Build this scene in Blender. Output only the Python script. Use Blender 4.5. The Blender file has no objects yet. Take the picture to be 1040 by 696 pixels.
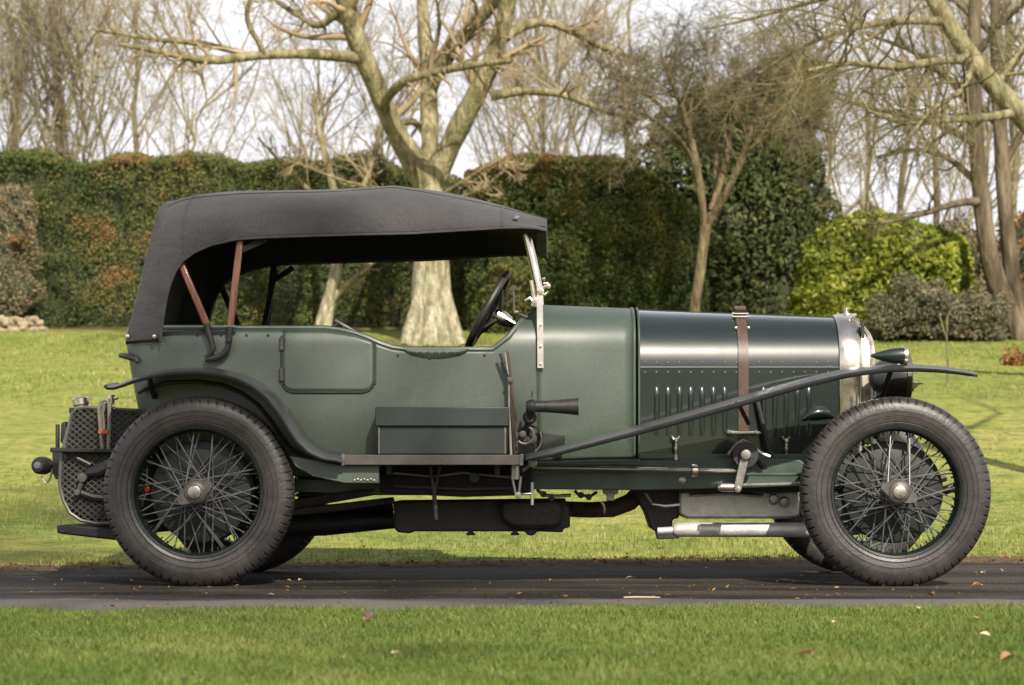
import bpy, bmesh, math, random
import numpy as np
from mathutils import Vector, Matrix, noise as mnoise

R = math.radians
random.seed(7)
rng = np.random.default_rng(11)
SC = bpy.context.scene
COL = SC.collection

# ------------------------------------------------------------------ camera
CAMD, CAMH, FPX, PX0, PY0 = 10.21, 0.48, 2280.0, 565.0, 480.0
cam = bpy.data.cameras.new("camera")
camo = bpy.data.objects.new("camera", cam)
COL.objects.link(camo)
camo.location = (0, -CAMD, CAMH)
camo.rotation_euler = (R(90), 0, 0)
cam.sensor_width = 36.0
cam.lens = FPX / 1040.0 * 36.0
cam.shift_x = -45.0 / 1040.0
cam.shift_y = 132.0 / 1040.0
cam.clip_start = 0.1
cam.clip_end = 3000
cam.dof.use_dof = True
cam.dof.focus_distance = 9.6
cam.dof.aperture_fstop = 5.2
SC.camera = camo

# ------------------------------------------------------------------ sky and sun
SUNV = Vector((0.25, -0.74, 0.62)).normalized()      # towards the sun
sun_el = math.asin(SUNV.z)
sun_az = math.atan2(SUNV.x, SUNV.y)
wd = bpy.data.worlds.new("World")
SC.world = wd
wd.use_nodes = True
nt = wd.node_tree
nt.nodes.clear()
out = nt.nodes.new("ShaderNodeOutputWorld")
bg = nt.nodes.new("ShaderNodeBackground")
sky = nt.nodes.new("ShaderNodeTexSky")
sky.sky_type = 'NISHITA'
sky.sun_disc = False
sky.sun_elevation = sun_el
sky.sun_rotation = sun_az
sky.air_density = 1.2
sky.dust_density = 3.0
tc = nt.nodes.new("ShaderNodeTexCoord")
cn = nt.nodes.new("ShaderNodeTexNoise")
cn.inputs['Scale'].default_value = 2.2
cn.inputs['Detail'].default_value = 5
cr = nt.nodes.new("ShaderNodeValToRGB")
cr.color_ramp.elements[0].position = 0.30
cr.color_ramp.elements[0].color = (0.80, 0.80, 0.80, 1)
cr.color_ramp.elements[1].position = 0.62
cr.color_ramp.elements[1].color = (0.97, 0.97, 0.97, 1)
mx = nt.nodes.new("ShaderNodeMixRGB")
mx.inputs[2].default_value = (11.0, 10.8, 11.4, 1)        # thin bright cloud
nt.links.new(tc.outputs['Generated'], cn.inputs['Vector'])
nt.links.new(cn.outputs['Fac'], cr.inputs['Fac'])
sz = nt.nodes.new("ShaderNodeSeparateXYZ")
nt.links.new(tc.outputs['Generated'], sz.inputs[0])
ze = nt.nodes.new("ShaderNodeMapRange")            # cloud thins out overhead
ze.inputs['From Min'].default_value = 0.30; ze.inputs['From Max'].default_value = 0.72
ze.inputs['To Min'].default_value = 1.0; ze.inputs['To Max'].default_value = 0.22
nt.links.new(sz.outputs['Z'], ze.inputs['Value'])
zm = nt.nodes.new("ShaderNodeMath"); zm.operation = 'MULTIPLY'
nt.links.new(cr.outputs['Color'], zm.inputs[0]); nt.links.new(ze.outputs[0], zm.inputs[1])
nt.links.new(zm.outputs[0], mx.inputs[0])
nt.links.new(sky.outputs[0], mx.inputs[1])
nt.links.new(mx.outputs[0], bg.inputs['Color'])
bg.inputs['Strength'].default_value = 0.080
nt.links.new(bg.outputs[0], out.inputs['Surface'])

sl = bpy.data.lights.new("sun", 'SUN')
sl.energy = 5.0
sl.angle = R(0.6)
sl.color = (1.0, 0.93, 0.80)
so = bpy.data.objects.new("sun", sl)
COL.objects.link(so)
so.rotation_euler = (-SUNV).to_track_quat('-Z', 'Y').to_euler()

SC.view_settings.view_transform = 'Standard'
SC.view_settings.look = 'None'
SC.view_settings.exposure = 0.50
SC.view_settings.gamma = 1.0
SC.render.engine = 'CYCLES'
SC.cycles.max_bounces = 6
SC.cycles.transparent_max_bounces = 6

# ------------------------------------------------------------------ helpers
def W(px, py, Y=0.0):
    "point of the place seen at photo pixel (px, py) when it stands at depth Y"
    k = (Y + CAMD) / FPX
    return Vector(((px - PX0) * k, Y, CAMH + (PY0 - py) * k))

def XP(px, Y): return (px - PX0) * (Y + CAMD) / FPX
def ZP(py, Y): return CAMH + (PY0 - py) * (Y + CAMD) / FPX
def lerp_table(t, x):
    xs = [a for a, _ in t]; ys = [b for _, b in t]
    return float(np.interp(x, xs, ys))

def tag(o, label=None, cat=None, group=None, kind=None):
    if label: o['label'] = label
    if cat: o['category'] = cat
    if group: o['group'] = group
    if kind: o['kind'] = kind
    return o

def empty(name, loc, label, cat, group=None):
    o = bpy.data.objects.new(name, None)
    o.empty_display_size = 0.2
    COL.objects.link(o)
    o.location = loc
    return tag(o, label, cat, group)

def link_mesh(name, me, mats, parent=None):
    o = bpy.data.objects.new(name, me)
    COL.objects.link(o)
    for m in (mats if isinstance(mats, (list, tuple)) else [mats]):
        me.materials.append(m)
    if parent is not None: o.parent = parent
    return o

class MB:
    "collects shapes and links them as ONE mesh object"
    def __init__(self): self.v = []; self.f = []
    def add(self, vs, fs):
        b = len(self.v)
        self.v += [tuple(p) for p in vs]
        self.f += [tuple(b + i for i in f) for f in fs]
        return self
    def box(self, c, s, rot=None):
        hx, hy, hz = s[0]/2, s[1]/2, s[2]/2
        pts = [Vector((x, y, z)) for x in (-hx, hx) for y in (-hy, hy) for z in (-hz, hz)]
        if rot is not None: pts = [rot @ p for p in pts]
        pts = [p + Vector(c) for p in pts]
        return self.add(pts, [(0,1,3,2),(4,6,7,5),(0,4,5,1),(2,3,7,6),(0,2,6,4),(1,5,7,3)])
    def bar(self, a, b, w, h, up=(0,0,1)):
        "rectangular bar from a to b: w across (Y-ish), h along up"
        a = Vector(a); b = Vector(b); t = (b-a).normalized()
        u = Vector(up); u = (u - t*u.dot(t)).normalized(); s = t.cross(u)
        pts = []
        for p in (a, b):
            for i, j in ((-1,-1),(1,-1),(1,1),(-1,1)): pts.append(p + s*(w/2*i) + u*(h/2*j))
        return self.add(pts, [(0,3,2,1),(4,5,6,7),(0,1,5,4),(1,2,6,5),(2,3,7,6),(3,0,4,7)])
    def tube(self, pts, r, n=10, caps=True, closed=False):
        pts = [Vector(p) for p in pts]
        rs = r if isinstance(r, (list, tuple)) else [r]*len(pts)
        N = len(pts); rings = []
        up = None
        for i, p in enumerate(pts):
            a = pts[(i-1) % N] if (closed or i > 0) else p
            b = pts[(i+1) % N] if (closed or i < N-1) else p
            t = (b-a).normalized()
            if up is None:
                up = Vector((0,0,1)) if abs(t.z) < 0.9 else Vector((1,0,0))
            up = (up - t*up.dot(t))
            up = up.normalized() if up.length > 1e-6 else t.orthogonal().normalized()
            s = t.cross(up)
            rings.append([p + (up*math.cos(2*math.pi*k/n) + s*math.sin(2*math.pi*k/n))*rs[i] for k in range(n)])
        vs = [q for rg in rings for q in rg]; fs = []
        for i in range(N if closed else N-1):
            j = (i+1) % N
            for k in range(n):
                fs.append((i*n+k, i*n+(k+1)%n, j*n+(k+1)%n, j*n+k))
        if caps and not closed:
            fs.append(tuple(reversed(range(n)))); fs.append(tuple((N-1)*n+k for k in range(n)))
        return self.add(vs, fs)
    def lathe(self, prof, c=(0,0,0), axis=(0,1,0), n=32, closed=False, mod=None):
        "prof: list of (radius, along); axis = direction of 'along'"
        ax = Vector(axis).normalized(); u = ax.orthogonal().normalized(); s = ax.cross(u); c = Vector(c)
        P = len(prof); vs = []
        for k in range(n):
            a = 2*math.pi*k/n; d = u*math.cos(a) + s*math.sin(a)
            for j, (r, h) in enumerate(prof):
                rr = r + (mod(k, j) if mod else 0)
                vs.append(c + d*rr + ax*h)
        fs = []
        for k in range(n):
            kk = (k+1) % n
            for j in range(P if closed else P-1):
                jj = (j+1) % P
                fs.append((k*P+j, k*P+jj, kk*P+jj, kk*P+j))
        return self.add(vs, fs)
    def prism(self, poly, y0, y1):
        "outline [(x,z)] between depths y0 and y1"
        n = len(poly)
        vs = [Vector((x, y0, z)) for x, z in poly] + [Vector((x, y1, z)) for x, z in poly]
        fs = [tuple(range(n)), tuple(reversed(range(n, 2*n)))]
        for i in range(n):
            j = (i+1) % n
            fs.append((j, i, n+i, n+j))
        return self.add(vs, fs)
    def pxprism(self, pp, y0, y1):
        "outline given in photo pixels at depth y0, carried back to depth y1"
        return self.prism([(XP(a, y0), ZP(b, y0)) for a, b in pp], y0, y1)
    def grid(self, rows, closed_u=False):
        n = len(rows[0]); vs = [p for r in rows for p in r]; fs = []
        for i in range(len(rows)-1):
            for j in range(n-1 if not closed_u else n):
                jj = (j+1) % n
                fs.append((i*n+j, (i+1)*n+j, (i+1)*n+jj, i*n+jj))
        return self.add(vs, fs)
    def build(self, name, mat, parent=None, smooth=35, bevel=0, solid=0, solid_off=-1, mat_off=0, merge=True):
        me = bpy.data.meshes.new(name)
        bm = bmesh.new()
        vs = [bm.verts.new(p) for p in self.v]
        for f in self.f:
            try: bm.faces.new([vs[i] for i in f])
            except ValueError: pass
        if merge: bmesh.ops.remove_doubles(bm, verts=bm.verts, dist=1e-5)
        bmesh.ops.recalc_face_normals(bm, faces=bm.faces)
        bm.to_mesh(me); bm.free()
        if smooth:
            me.polygons.foreach_set('use_smooth', [True]*len(me.polygons))
            me.set_sharp_from_angle(angle=R(smooth))
        o = link_mesh(name, me, mat, parent)
        if solid:
            m = o.modifiers.new('solid', 'SOLIDIFY'); m.thickness = solid; m.offset = solid_off
            m.material_offset = mat_off; m.use_even_offset = False
        if bevel:
            m = o.modifiers.new('bevel', 'BEVEL'); m.width = bevel; m.segments = 2; m.limit_method = 'ANGLE'; m.angle_limit = R(40)
            m.harden_normals = False
        return o

# ------------------------------------------------------------------ materials
def newmat(name):
    m = bpy.data.materials.new(name); m.use_nodes = True
    n = m.node_tree.nodes; l = m.node_tree.links
    return m, n, l, n['Principled BSDF']

def mat(name, col, rough=0.5, metal=0.0, vary=0.15, scale=6.0, bump=0.0, bscale=60.0, coat=0.0, rvary=0.1, sheen=0.0, dist=0.01, spec=0.5, stretch=None):
    m, n, l, b = newmat(name)
    t = n.new('ShaderNodeTexCoord'); src = t.outputs['Object']
    if stretch:
        mp = n.new('ShaderNodeMapping'); mp.inputs['Scale'].default_value = stretch
        l.new(src, mp.inputs['Vector']); src = mp.outputs['Vector']
    ns = n.new('ShaderNodeTexNoise'); ns.inputs['Scale'].default_value = scale; ns.inputs['Detail'].default_value = 6
    l.new(src, ns.inputs['Vector'])
    r = n.new('ShaderNodeValToRGB')
    r.color_ramp.elements[0].position = 0.3; r.color_ramp.elements[1].position = 0.7
    r.color_ramp.elements[0].color = tuple(max(0, c*(1-vary)) for c in col) + (1,)
    r.color_ramp.elements[1].color = tuple(min(1, c*(1+vary)) for c in col) + (1,)
    l.new(ns.outputs['Fac'], r.inputs['Fac']); l.new(r.outputs['Color'], b.inputs['Base Color'])
    mr = n.new('ShaderNodeMapRange')
    mr.inputs['To Min'].default_value = max(0.02, rough-rvary); mr.inputs['To Max'].default_value = min(1, rough+rvary)
    l.new(ns.outputs['Fac'], mr.inputs['Value']); l.new(mr.outputs[0], b.inputs['Roughness'])
    b.inputs['Metallic'].default_value = metal
    b.inputs['Specular IOR Level'].default_value = spec
    b.inputs['Coat Weight'].default_value = coat
    b.inputs['Coat Roughness'].default_value = 0.06
    if sheen: b.inputs['Sheen Weight'].default_value = sheen
    if bump:
        bn = n.new('ShaderNodeTexNoise'); bn.inputs['Scale'].default_value = bscale; bn.inputs['Detail'].default_value = 4
        l.new(src, bn.inputs['Vector'])
        bp = n.new('ShaderNodeBump'); bp.inputs['Strength'].default_value = bump; bp.inputs['Distance'].default_value = dist
        l.new(bn.outputs['Fac'], bp.inputs['Height']); l.new(bp.outputs['Normal'], b.inputs['Normal'])
    return m

M = {}
M['body'] = mat('green_leathercloth', (0.039, 0.057, 0.040), 0.46, vary=0.10, scale=3.5, bump=0.16, bscale=260, dist=0.002, rvary=0.06, spec=1.0)
def grain(m_, scale, amt):
    "fine cloth or dust grain: varies the surface colour itself"
    n, l = m_.node_tree.nodes, m_.node_tree.links
    b = n['Principled BSDF']; src = b.inputs['Base Color'].links[0].from_socket
    t = n.new('ShaderNodeTexCoord'); x = n.new('ShaderNodeTexNoise'); x.inputs['Scale'].default_value = scale; x.inputs['Detail'].default_value = 5; x.inputs['Roughness'].default_value = .7
    l.new(t.outputs['Object'], x.inputs['Vector'])
    r = n.new('ShaderNodeMapRange'); r.inputs['From Min'].default_value = .3; r.inputs['From Max'].default_value = .7; r.inputs['To Min'].default_value = 1-amt; r.inputs['To Max'].default_value = 1+amt
    l.new(x.outputs['Fac'], r.inputs['Value'])
    mm = n.new('ShaderNodeMixRGB'); mm.blend_type = 'MULTIPLY'; mm.inputs[0].default_value = 1
    l.new(src, mm.inputs[1]); l.new(r.outputs[0], mm.inputs[2]); l.new(mm.outputs[0], b.inputs['Base Color'])
grain(M['body'], 70, .22)
M['door'] = M['body']
M['bonnet'] = mat('gloss_green_paint', (0.006, 0.0125, 0.0095), 0.37, vary=0.12, scale=4, coat=0.9, rvary=0.04, bump=0.06, bscale=9, dist=0.012, spec=0.42)
M['chassis'] = mat('chassis_green_paint', (0.052, 0.074, 0.057), 0.34, vary=0.25, scale=9, rvary=0.15, bump=0.05, bscale=30)
M['wing'] = mat('wing_paint', (0.036, 0.038, 0.041), 0.30, vary=0.15, scale=8, rvary=0.1)
M['rim'] = mat('rim_green_paint', (0.009, 0.014, 0.012), 0.28, vary=0.2, scale=20, rvary=0.1)
M['guardnickel'] = mat('guard_nickel', (0.50, 0.455, 0.39), 0.45, metal=1.0, vary=0.3, scale=30, rvary=.1)
M['steelcap'] = mat('worn_nickel', (0.42, 0.39, 0.35), 0.35, metal=1.0, vary=0.25, scale=60)
M['black'] = mat('black_iron', (0.018, 0.017, 0.017), 0.5, vary=0.35, scale=14, bump=0.15, bscale=70, rvary=0.2)
M['grime'] = mat('oily_iron', (0.030, 0.026, 0.022), 0.55, vary=0.5, scale=10, bump=0.3, bscale=50, rvary=0.25)
M['spoke'] = mat('spoke_enamel', (0.11, 0.108, 0.105), 0.42, vary=0.4, scale=30, metal=0.2)
M['nickel'] = mat('nickel_plate', (0.70, 0.64, 0.55), 0.24, metal=1.0, vary=0.14, scale=14, rvary=0.12, bump=0.06, bscale=40)
M['dullnickel'] = mat('dull_nickel', (0.10, 0.090, 0.082), 0.5, metal=0.5, vary=0.25, scale=30, rvary=0.15, bump=0.1, bscale=90)
M['alu'] = mat('cast_aluminium', (0.62, 0.60, 0.56), 0.5, metal=0.55, vary=0.2, scale=12, bump=0.25, bscale=60, rvary=0.15)
M['steel'] = mat('bare_steel', (0.36, 0.34, 0.32), 0.36, metal=0.9, vary=0.25, scale=22, rvary=0.12)
M['hood'] = mat('hood_canvas', (0.044, 0.0415, 0.0435), 0.92, vary=0.28, scale=3, bump=0.55, bscale=6, dist=0.03, sheen=0.1, stretch=(1, .5, 1.6)); grain(M['hood'], 120, .30)
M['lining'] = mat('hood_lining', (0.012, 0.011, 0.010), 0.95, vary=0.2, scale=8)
M['trim'] = mat('dark_leather_trim', (0.022, 0.020, 0.018), 0.5, vary=0.3, scale=15, bump=0.2, bscale=120)
M['wood'] = mat('varnished_ash', (0.17, 0.065, 0.040), 0.3, vary=0.35, scale=18, coat=0.5, stretch=(4, 4, 0.6))
M['strap'] = mat('brown_leather', (0.075, 0.043, 0.034), 0.40, vary=0.2, scale=25, bump=0.2, bscale=180, dist=0.003)
M['tyre'] = mat('dusty_rubber', (0.033, 0.0290, 0.0272), 0.44, vary=0.30, scale=7, bump=0.3, bscale=90, rvary=0.10, dist=0.004); grain(M['tyre'], 30, .35)
M['rubber'] = mat('running_board_rubber', (0.062, 0.053, 0.048), 0.6, vary=0.2, scale=16, bump=0.2, bscale=150)
M['rust'] = mat('rusty_pipe', (0.085, 0.058, 0.042), 0.7, vary=0.4, scale=25, bump=0.3, bscale=90)
M['box'] = mat('box_green_paint', (0.018, 0.024, 0.021), 0.46, vary=0.12, scale=6, bump=0.08, bscale=160, rvary=0.06, dist=0.003)
M['drum'] = mat('drum_paint', (0.010, 0.0135, 0.0115), 0.55, vary=0.4, scale=12)
M['tankmetal'] = mat('tank_metal', (0.030, 0.030, 0.027), 0.45, vary=0.3, scale=9, rvary=.12)
M['guard'] = mat('guard_wire', (0.13, 0.125, 0.11), 0.4, vary=0.25, scale=20, metal=.4)
M['red'] = mat('red_lens', (0.55, 0.03, 0.02), 0.15, vary=0.1)
M['orange'] = mat('orange_strap', (0.45, 0.10, 0.05), 0.5, vary=0.15)
M['hose'] = mat('grey_hose', (0.24, 0.22, 0.18), 0.6, vary=0.25, scale=30, bump=0.2, bscale=150)
M['cream'] = mat('cream_cord', (0.50, 0.43, 0.32), 0.6, vary=0.2)
m, n, l, b = newmat('lamp_glass'); b.inputs['Base Color'].default_value = (0.85, 0.87, 0.85, 1); b.inputs['Roughness'].default_value = 0.06
b.inputs['Transmission Weight'].default_value = 0.85; M['glass'] = m
m, n, l, b = newmat('screen_glass'); b.inputs['Base Color'].default_value = (0.97, 0.98, 0.97, 1); b.inputs['Roughness'].default_value = 0.0
b.inputs['Transmission Weight'].default_value = 1.0; b.inputs['IOR'].default_value = 1.02; M['pane'] = m
def XD(px, d): return (px-PX0)*d/FPX
def ZD(py, d): return CAMH + (PY0-py)*d/FPX
# ================================================================== GROUND, PLANTS, TREES
def gz(d):
    s = np.maximum(np.asarray(d, float)-11.5, 0)
    s = np.minimum(s, 29.5 + 0*s)
    return 0.1184*(s-2*(1-np.exp(-s/2)))
def gzf(d): return float(gz(d))
def vnoise(p, sc, off=0.0):
    return np.array([mnoise.noise(Vector((a*sc+off, b*sc-off, c*sc+2*off))) for a, b, c in p])

def np_mesh(name, verts, quads=None, tris=None, mats=None, parent=None, attrs=None, smooth=False):
    me = bpy.data.meshes.new(name)
    verts = np.asarray(verts, np.float32).reshape(-1, 3)
    me.vertices.add(len(verts)); me.vertices.foreach_set('co', verts.ravel())
    nq = 0 if quads is None else len(quads); nt_ = 0 if tris is None else len(tris)
    idx = []; st = []; tot = 0
    if nq: idx.append(np.asarray(quads, np.int32).ravel()); st.append(np.arange(nq)*4); tot = nq*4
    if nt_: idx.append(np.asarray(tris, np.int32).ravel()); st.append(tot+np.arange(nt_)*3)
    idx = np.concatenate(idx); st = np.concatenate(st).astype(np.int32)
    me.loops.add(len(idx)); me.loops.foreach_set('vertex_index', idx)
    me.polygons.add(nq+nt_); me.polygons.foreach_set('loop_start', st)
    if smooth: me.polygons.foreach_set('use_smooth', [True]*(nq+nt_))
    for k, v in (attrs or {}).items():
        a = me.attributes.new(k, 'FLOAT', 'POINT'); a.data.foreach_set('value', np.asarray(v, np.float32))
    me.update(calc_edges=True); me.validate()
    return link_mesh(name, me, mats, parent)

def ramp_mat(name, stops, rough=0.6, trans=0.0, spec=0.3, nscale=0.0, namt=0.0):
    "colour from the per-leaf 'tint' value (kind and age of the leaf)"
    m, n, l, b = newmat(name)
    a = n.new('ShaderNodeAttribute'); a.attribute_name = 'tint'
    r = n.new('ShaderNodeValToRGB'); e = r.color_ramp.elements
    while len(e) < len(stops): e.new(0.5)
    for i, (p, c) in enumerate(stops): e[i].position = p; e[i].color = tuple(c)+(1,)
    l.new(a.outputs['Fac'], r.inputs['Fac']); l.new(r.outputs['Color'], b.inputs['Base Color'])
    b.inputs['Roughness'].default_value = rough; b.inputs['Specular IOR Level'].default_value = spec
    if trans:
        tb = n.new('ShaderNodeBsdfTranslucent'); mx_ = n.new('ShaderNodeMixShader'); mx_.inputs[0].default_value = trans
        l.new(r.outputs['Color'], tb.inputs['Color']); l.new(b.outputs[0], mx_.inputs[1]); l.new(tb.outputs[0], mx_.inputs[2])
        l.new(mx_.outputs[0], n['Material Output'].inputs['Surface'])
    return m

# ---- ground sheet
m, n, l, b = newmat('turf'); M['turf'] = m
t_ = n.new('ShaderNodeTexCoord')
def nz(scale, det=6, stretch=None):
    x = n.new('ShaderNodeTexNoise'); x.inputs['Scale'].default_value = scale; x.inputs['Detail'].default_value = det
    if stretch:
        mp = n.new('ShaderNodeMapping'); mp.inputs['Scale'].default_value = stretch
        l.new(t_.outputs['Object'], mp.inputs['Vector']); l.new(mp.outputs[0], x.inputs['Vector'])
    else: l.new(t_.outputs['Object'], x.inputs['Vector'])
    return x
def rmp(src, stops):
    r = n.new('ShaderNodeValToRGB'); e = r.color_ramp.elements
    while len(e) < len(stops): e.new(.5)
    for i, (p, c) in enumerate(stops): e[i].position = p; e[i].color = (tuple(c)+(1,)) if len(c) == 3 else c
    l.new(src, r.inputs['Fac']); return r
def mixc(f, a, c, bt='MIX'):
    x = n.new('ShaderNodeMixRGB'); x.blend_type = bt
    for s_, i in ((f, 0), (a, 1), (c, 2)):
        if isinstance(s_, (int, float)): x.inputs[i].default_value = s_
        elif isinstance(s_, tuple): x.inputs[i].default_value = s_+(1,)
        else: l.new(s_, x.inputs[i])
    return x.outputs[0]
big = rmp(nz(.35, 4).outputs['Fac'], [(.3, (.178,.214,.050)), (.55, (.252,.266,.066)), (.75, (.31,.286,.092))])
fine = rmp(nz(9, 8).outputs['Fac'], [(.3, (.55,.62,.5)), (.5, (1,1,1)), (.72, (1.25,1.2,1.1))])
mid = rmp(nz(2.6, 5).outputs['Fac'], [(.34, (.74,.82,.72)), (.52, (1,1,1)), (.70, (1.14,1.08,1.1))])
c1 = mixc(1.0, big.outputs[0], fine.outputs[0], 'MULTIPLY')
c1 = mixc(1.0, c1, mid.outputs[0], 'MULTIPLY')
sp = rmp(nz(26, 3).outputs['Fac'], [(.66, (0,0,0)), (.74, (1,1,1))])
c1 = mixc(sp.outputs[0], c1, (.30,.24,.12))
at = n.new('ShaderNodeAttribute'); at.attribute_name = 'soil'
so_ = mixc(nz(14, 8).outputs['Fac'], (.045,.030,.018), (.15,.10,.06))
c1 = mixc(at.outputs['Fac'], c1, so_)
l.new(c1, b.inputs['Base Color']); b.inputs['Roughness'].default_value = .85; b.inputs['Specular IOR Level'].default_value = .15
bp = n.new('ShaderNodeBump'); bp.inputs['Strength'].default_value = .8; bp.inputs['Distance'].default_value = .06
l.new(nz(22, 8).outputs['Fac'], bp.inputs['Height']); l.new(bp.outputs[0], b.inputs['Normal'])

def near_edge(x): return 7.58 + .09*mnoise.noise(Vector((x*2.3, 0, 5))) + .05*mnoise.noise(Vector((x*9, 0, 1))) + .07*math.sin(x*1.7+.5) + .05*math.sin(x*5.3) + .03*math.sin(x*13.1) + .06*math.sin(x*.6)
def far_edge(x): return 11.45 + .05*math.sin(x*1.3) + .04*math.sin(x*3.7+1) + .19*max(-4, min(3.2, x))
def smooth_(a, b_, x):
    t = min(1, max(0, (x-a)/(b_-a))); return t*t*(3-2*t)
dl = np.concatenate([np.linspace(-70, 3, 14), np.linspace(3.3, 7.0, 14), np.linspace(7.1, 8.1, 24), np.linspace(8.3, 10.2, 8), np.linspace(10.3, 13.2, 50), np.linspace(13.4, 44, 60), np.array([50, 60, 80, 120, 200, 400, 900])])
xl = np.concatenate([np.array([-900,-300,-100,-40,-20,-14]), np.linspace(-11, 11, 120), np.array([14,20,40,100,300,900])])
V = []; soil = []
for d in dl:
    for x in xl:
        e = smooth_(near_edge(x)+.02, near_edge(x)-.06, d) + smooth_(far_edge(x)-.02, far_edge(x)+.10, d)
        z = -.014 + .034*e + gzf(d)
        if d > 11.4: z += .02*mnoise.noise(Vector((x*.5, d*.5, 0))) + (.05*mnoise.noise(Vector((x*.17, d*.17, 4))) if d > 14 else 0)
        V.append((x, d-CAMD, z))
        s_ = smooth_(far_edge(x)+.42+.16*mnoise.noise(Vector((x*3, 1, d*3))), far_edge(x)+.05, d) if d > 9.5 else smooth_(near_edge(x)-.10, near_edge(x), d)
        if d > 36.6: s_ = max(s_, .8*smooth_(36.8, 37.6, d))
        bx_ = math.hypot(x-XD(439, 34), (d-33.8)*.8); s_ = max(s_, .85*smooth_(1.5+.5*mnoise.noise(Vector((x*2, d*2, 0))), .5, bx_))
        soil.append(s_)
nx = len(xl)
Q = [(i*nx+j, i*nx+j+1, (i+1)*nx+j+1, (i+1)*nx+j) for i in range(len(dl)-1) for j in range(nx-1)]
tag(np_mesh('lawn', V, quads=Q, mats=M['turf'], attrs={'soil': soil}, smooth=True), kind='structure')

# ---- driveway
m, n, l, b = newmat('tarmac'); M['tarmac'] = m
t_ = n.new('ShaderNodeTexCoord')
st_ = rmp(nz(1.6, 8, (.45, 2.0, 1)).outputs['Fac'], [(.34, (.014,.013,.012)), (.48, (.030,.027,.024)), (.62, (.060,.051,.043))])
gr = rmp(nz(70, 4).outputs['Fac'], [(.35, (.45,.45,.45)), (.55, (1,1,1)), (.72, (2.1,2.0,1.9))])
c1 = mixc(1.0, st_.outputs[0], gr.outputs[0], 'MULTIPLY')
pa = rmp(nz(3.2, 6, (.5, 1.5, 1)).outputs['Fac'], [(.58, (0,0,0)), (.72, (.55,.55,.55))])
c1 = mixc(pa.outputs[0], c1, (.095,.075,.055))
chips = rmp(nz(120, 2).outputs['Fac'], [(.64, (0,0,0)), (.70, (1,1,1))])
c1 = mixc(chips.outputs[0], c1, (.17,.15,.13))
# pale worn concrete margin along the near side
sx = n.new('ShaderNodeSeparateXYZ'); l.new(t_.outputs['Object'], sx.inputs[0])
wv = n.new('ShaderNodeMath'); wv.operation = 'MULTIPLY_ADD'; l.new(nz(1.8, 7).outputs['Fac'], wv.inputs[0]); wv.inputs[1].default_value = .55; l.new(sx.outputs['Y'], wv.inputs[2])
eg = rmp(wv.outputs[0], [(0, (1,1,1)), (1, (0,0,0))]); 
mr = n.new('ShaderNodeMapRange'); mr.inputs['From Min'].default_value = -1.49; mr.inputs['From Max'].default_value = -1.38
mr.inputs['To Min'].default_value = 1; mr.inputs['To Max'].default_value = 0; l.new(wv.outputs[0], mr.inputs['Value'])
n.remove(eg)
cg = mixc(nz(40, 5).outputs['Fac'], (.085,.078,.072), (.16,.145,.13))
c1 = mixc(mr.outputs[0], c1, cg)
l.new(c1, b.inputs['Base Color'])
rr = n.new('ShaderNodeMapRange'); rr.inputs['To Min'].default_value = .55; rr.inputs['To Max'].default_value = .95
l.new(nz(2.0, 5, (.3, 3, 1)).outputs['Fac'], rr.inputs['Value']); l.new(rr.outputs[0], b.inputs['Roughness'])
b.inputs['Specular IOR Level'].default_value = .12
bp = n.new('ShaderNodeBump'); bp.inputs['Strength'].default_value = .5; bp.inputs['Distance'].default_value = .008
l.new(nz(110, 4).outputs['Fac'], bp.inputs['Height']); l.new(bp.outputs[0], b.inputs['Normal'])
V = []; xs_ = np.linspace(-60, 60, 61); ds_ = np.linspace(7.1, 12.6, 12)
for d in ds_:
    for x in xs_: V.append((x, d-CAMD, 0.0))
Q = [(i*61+j, i*61+j+1, (i+1)*61+j+1, (i+1)*61+j) for i in range(11) for j in range(60)]
tag(np_mesh('driveway', V, quads=Q, mats=M['tarmac']), kind='structure')

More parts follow.
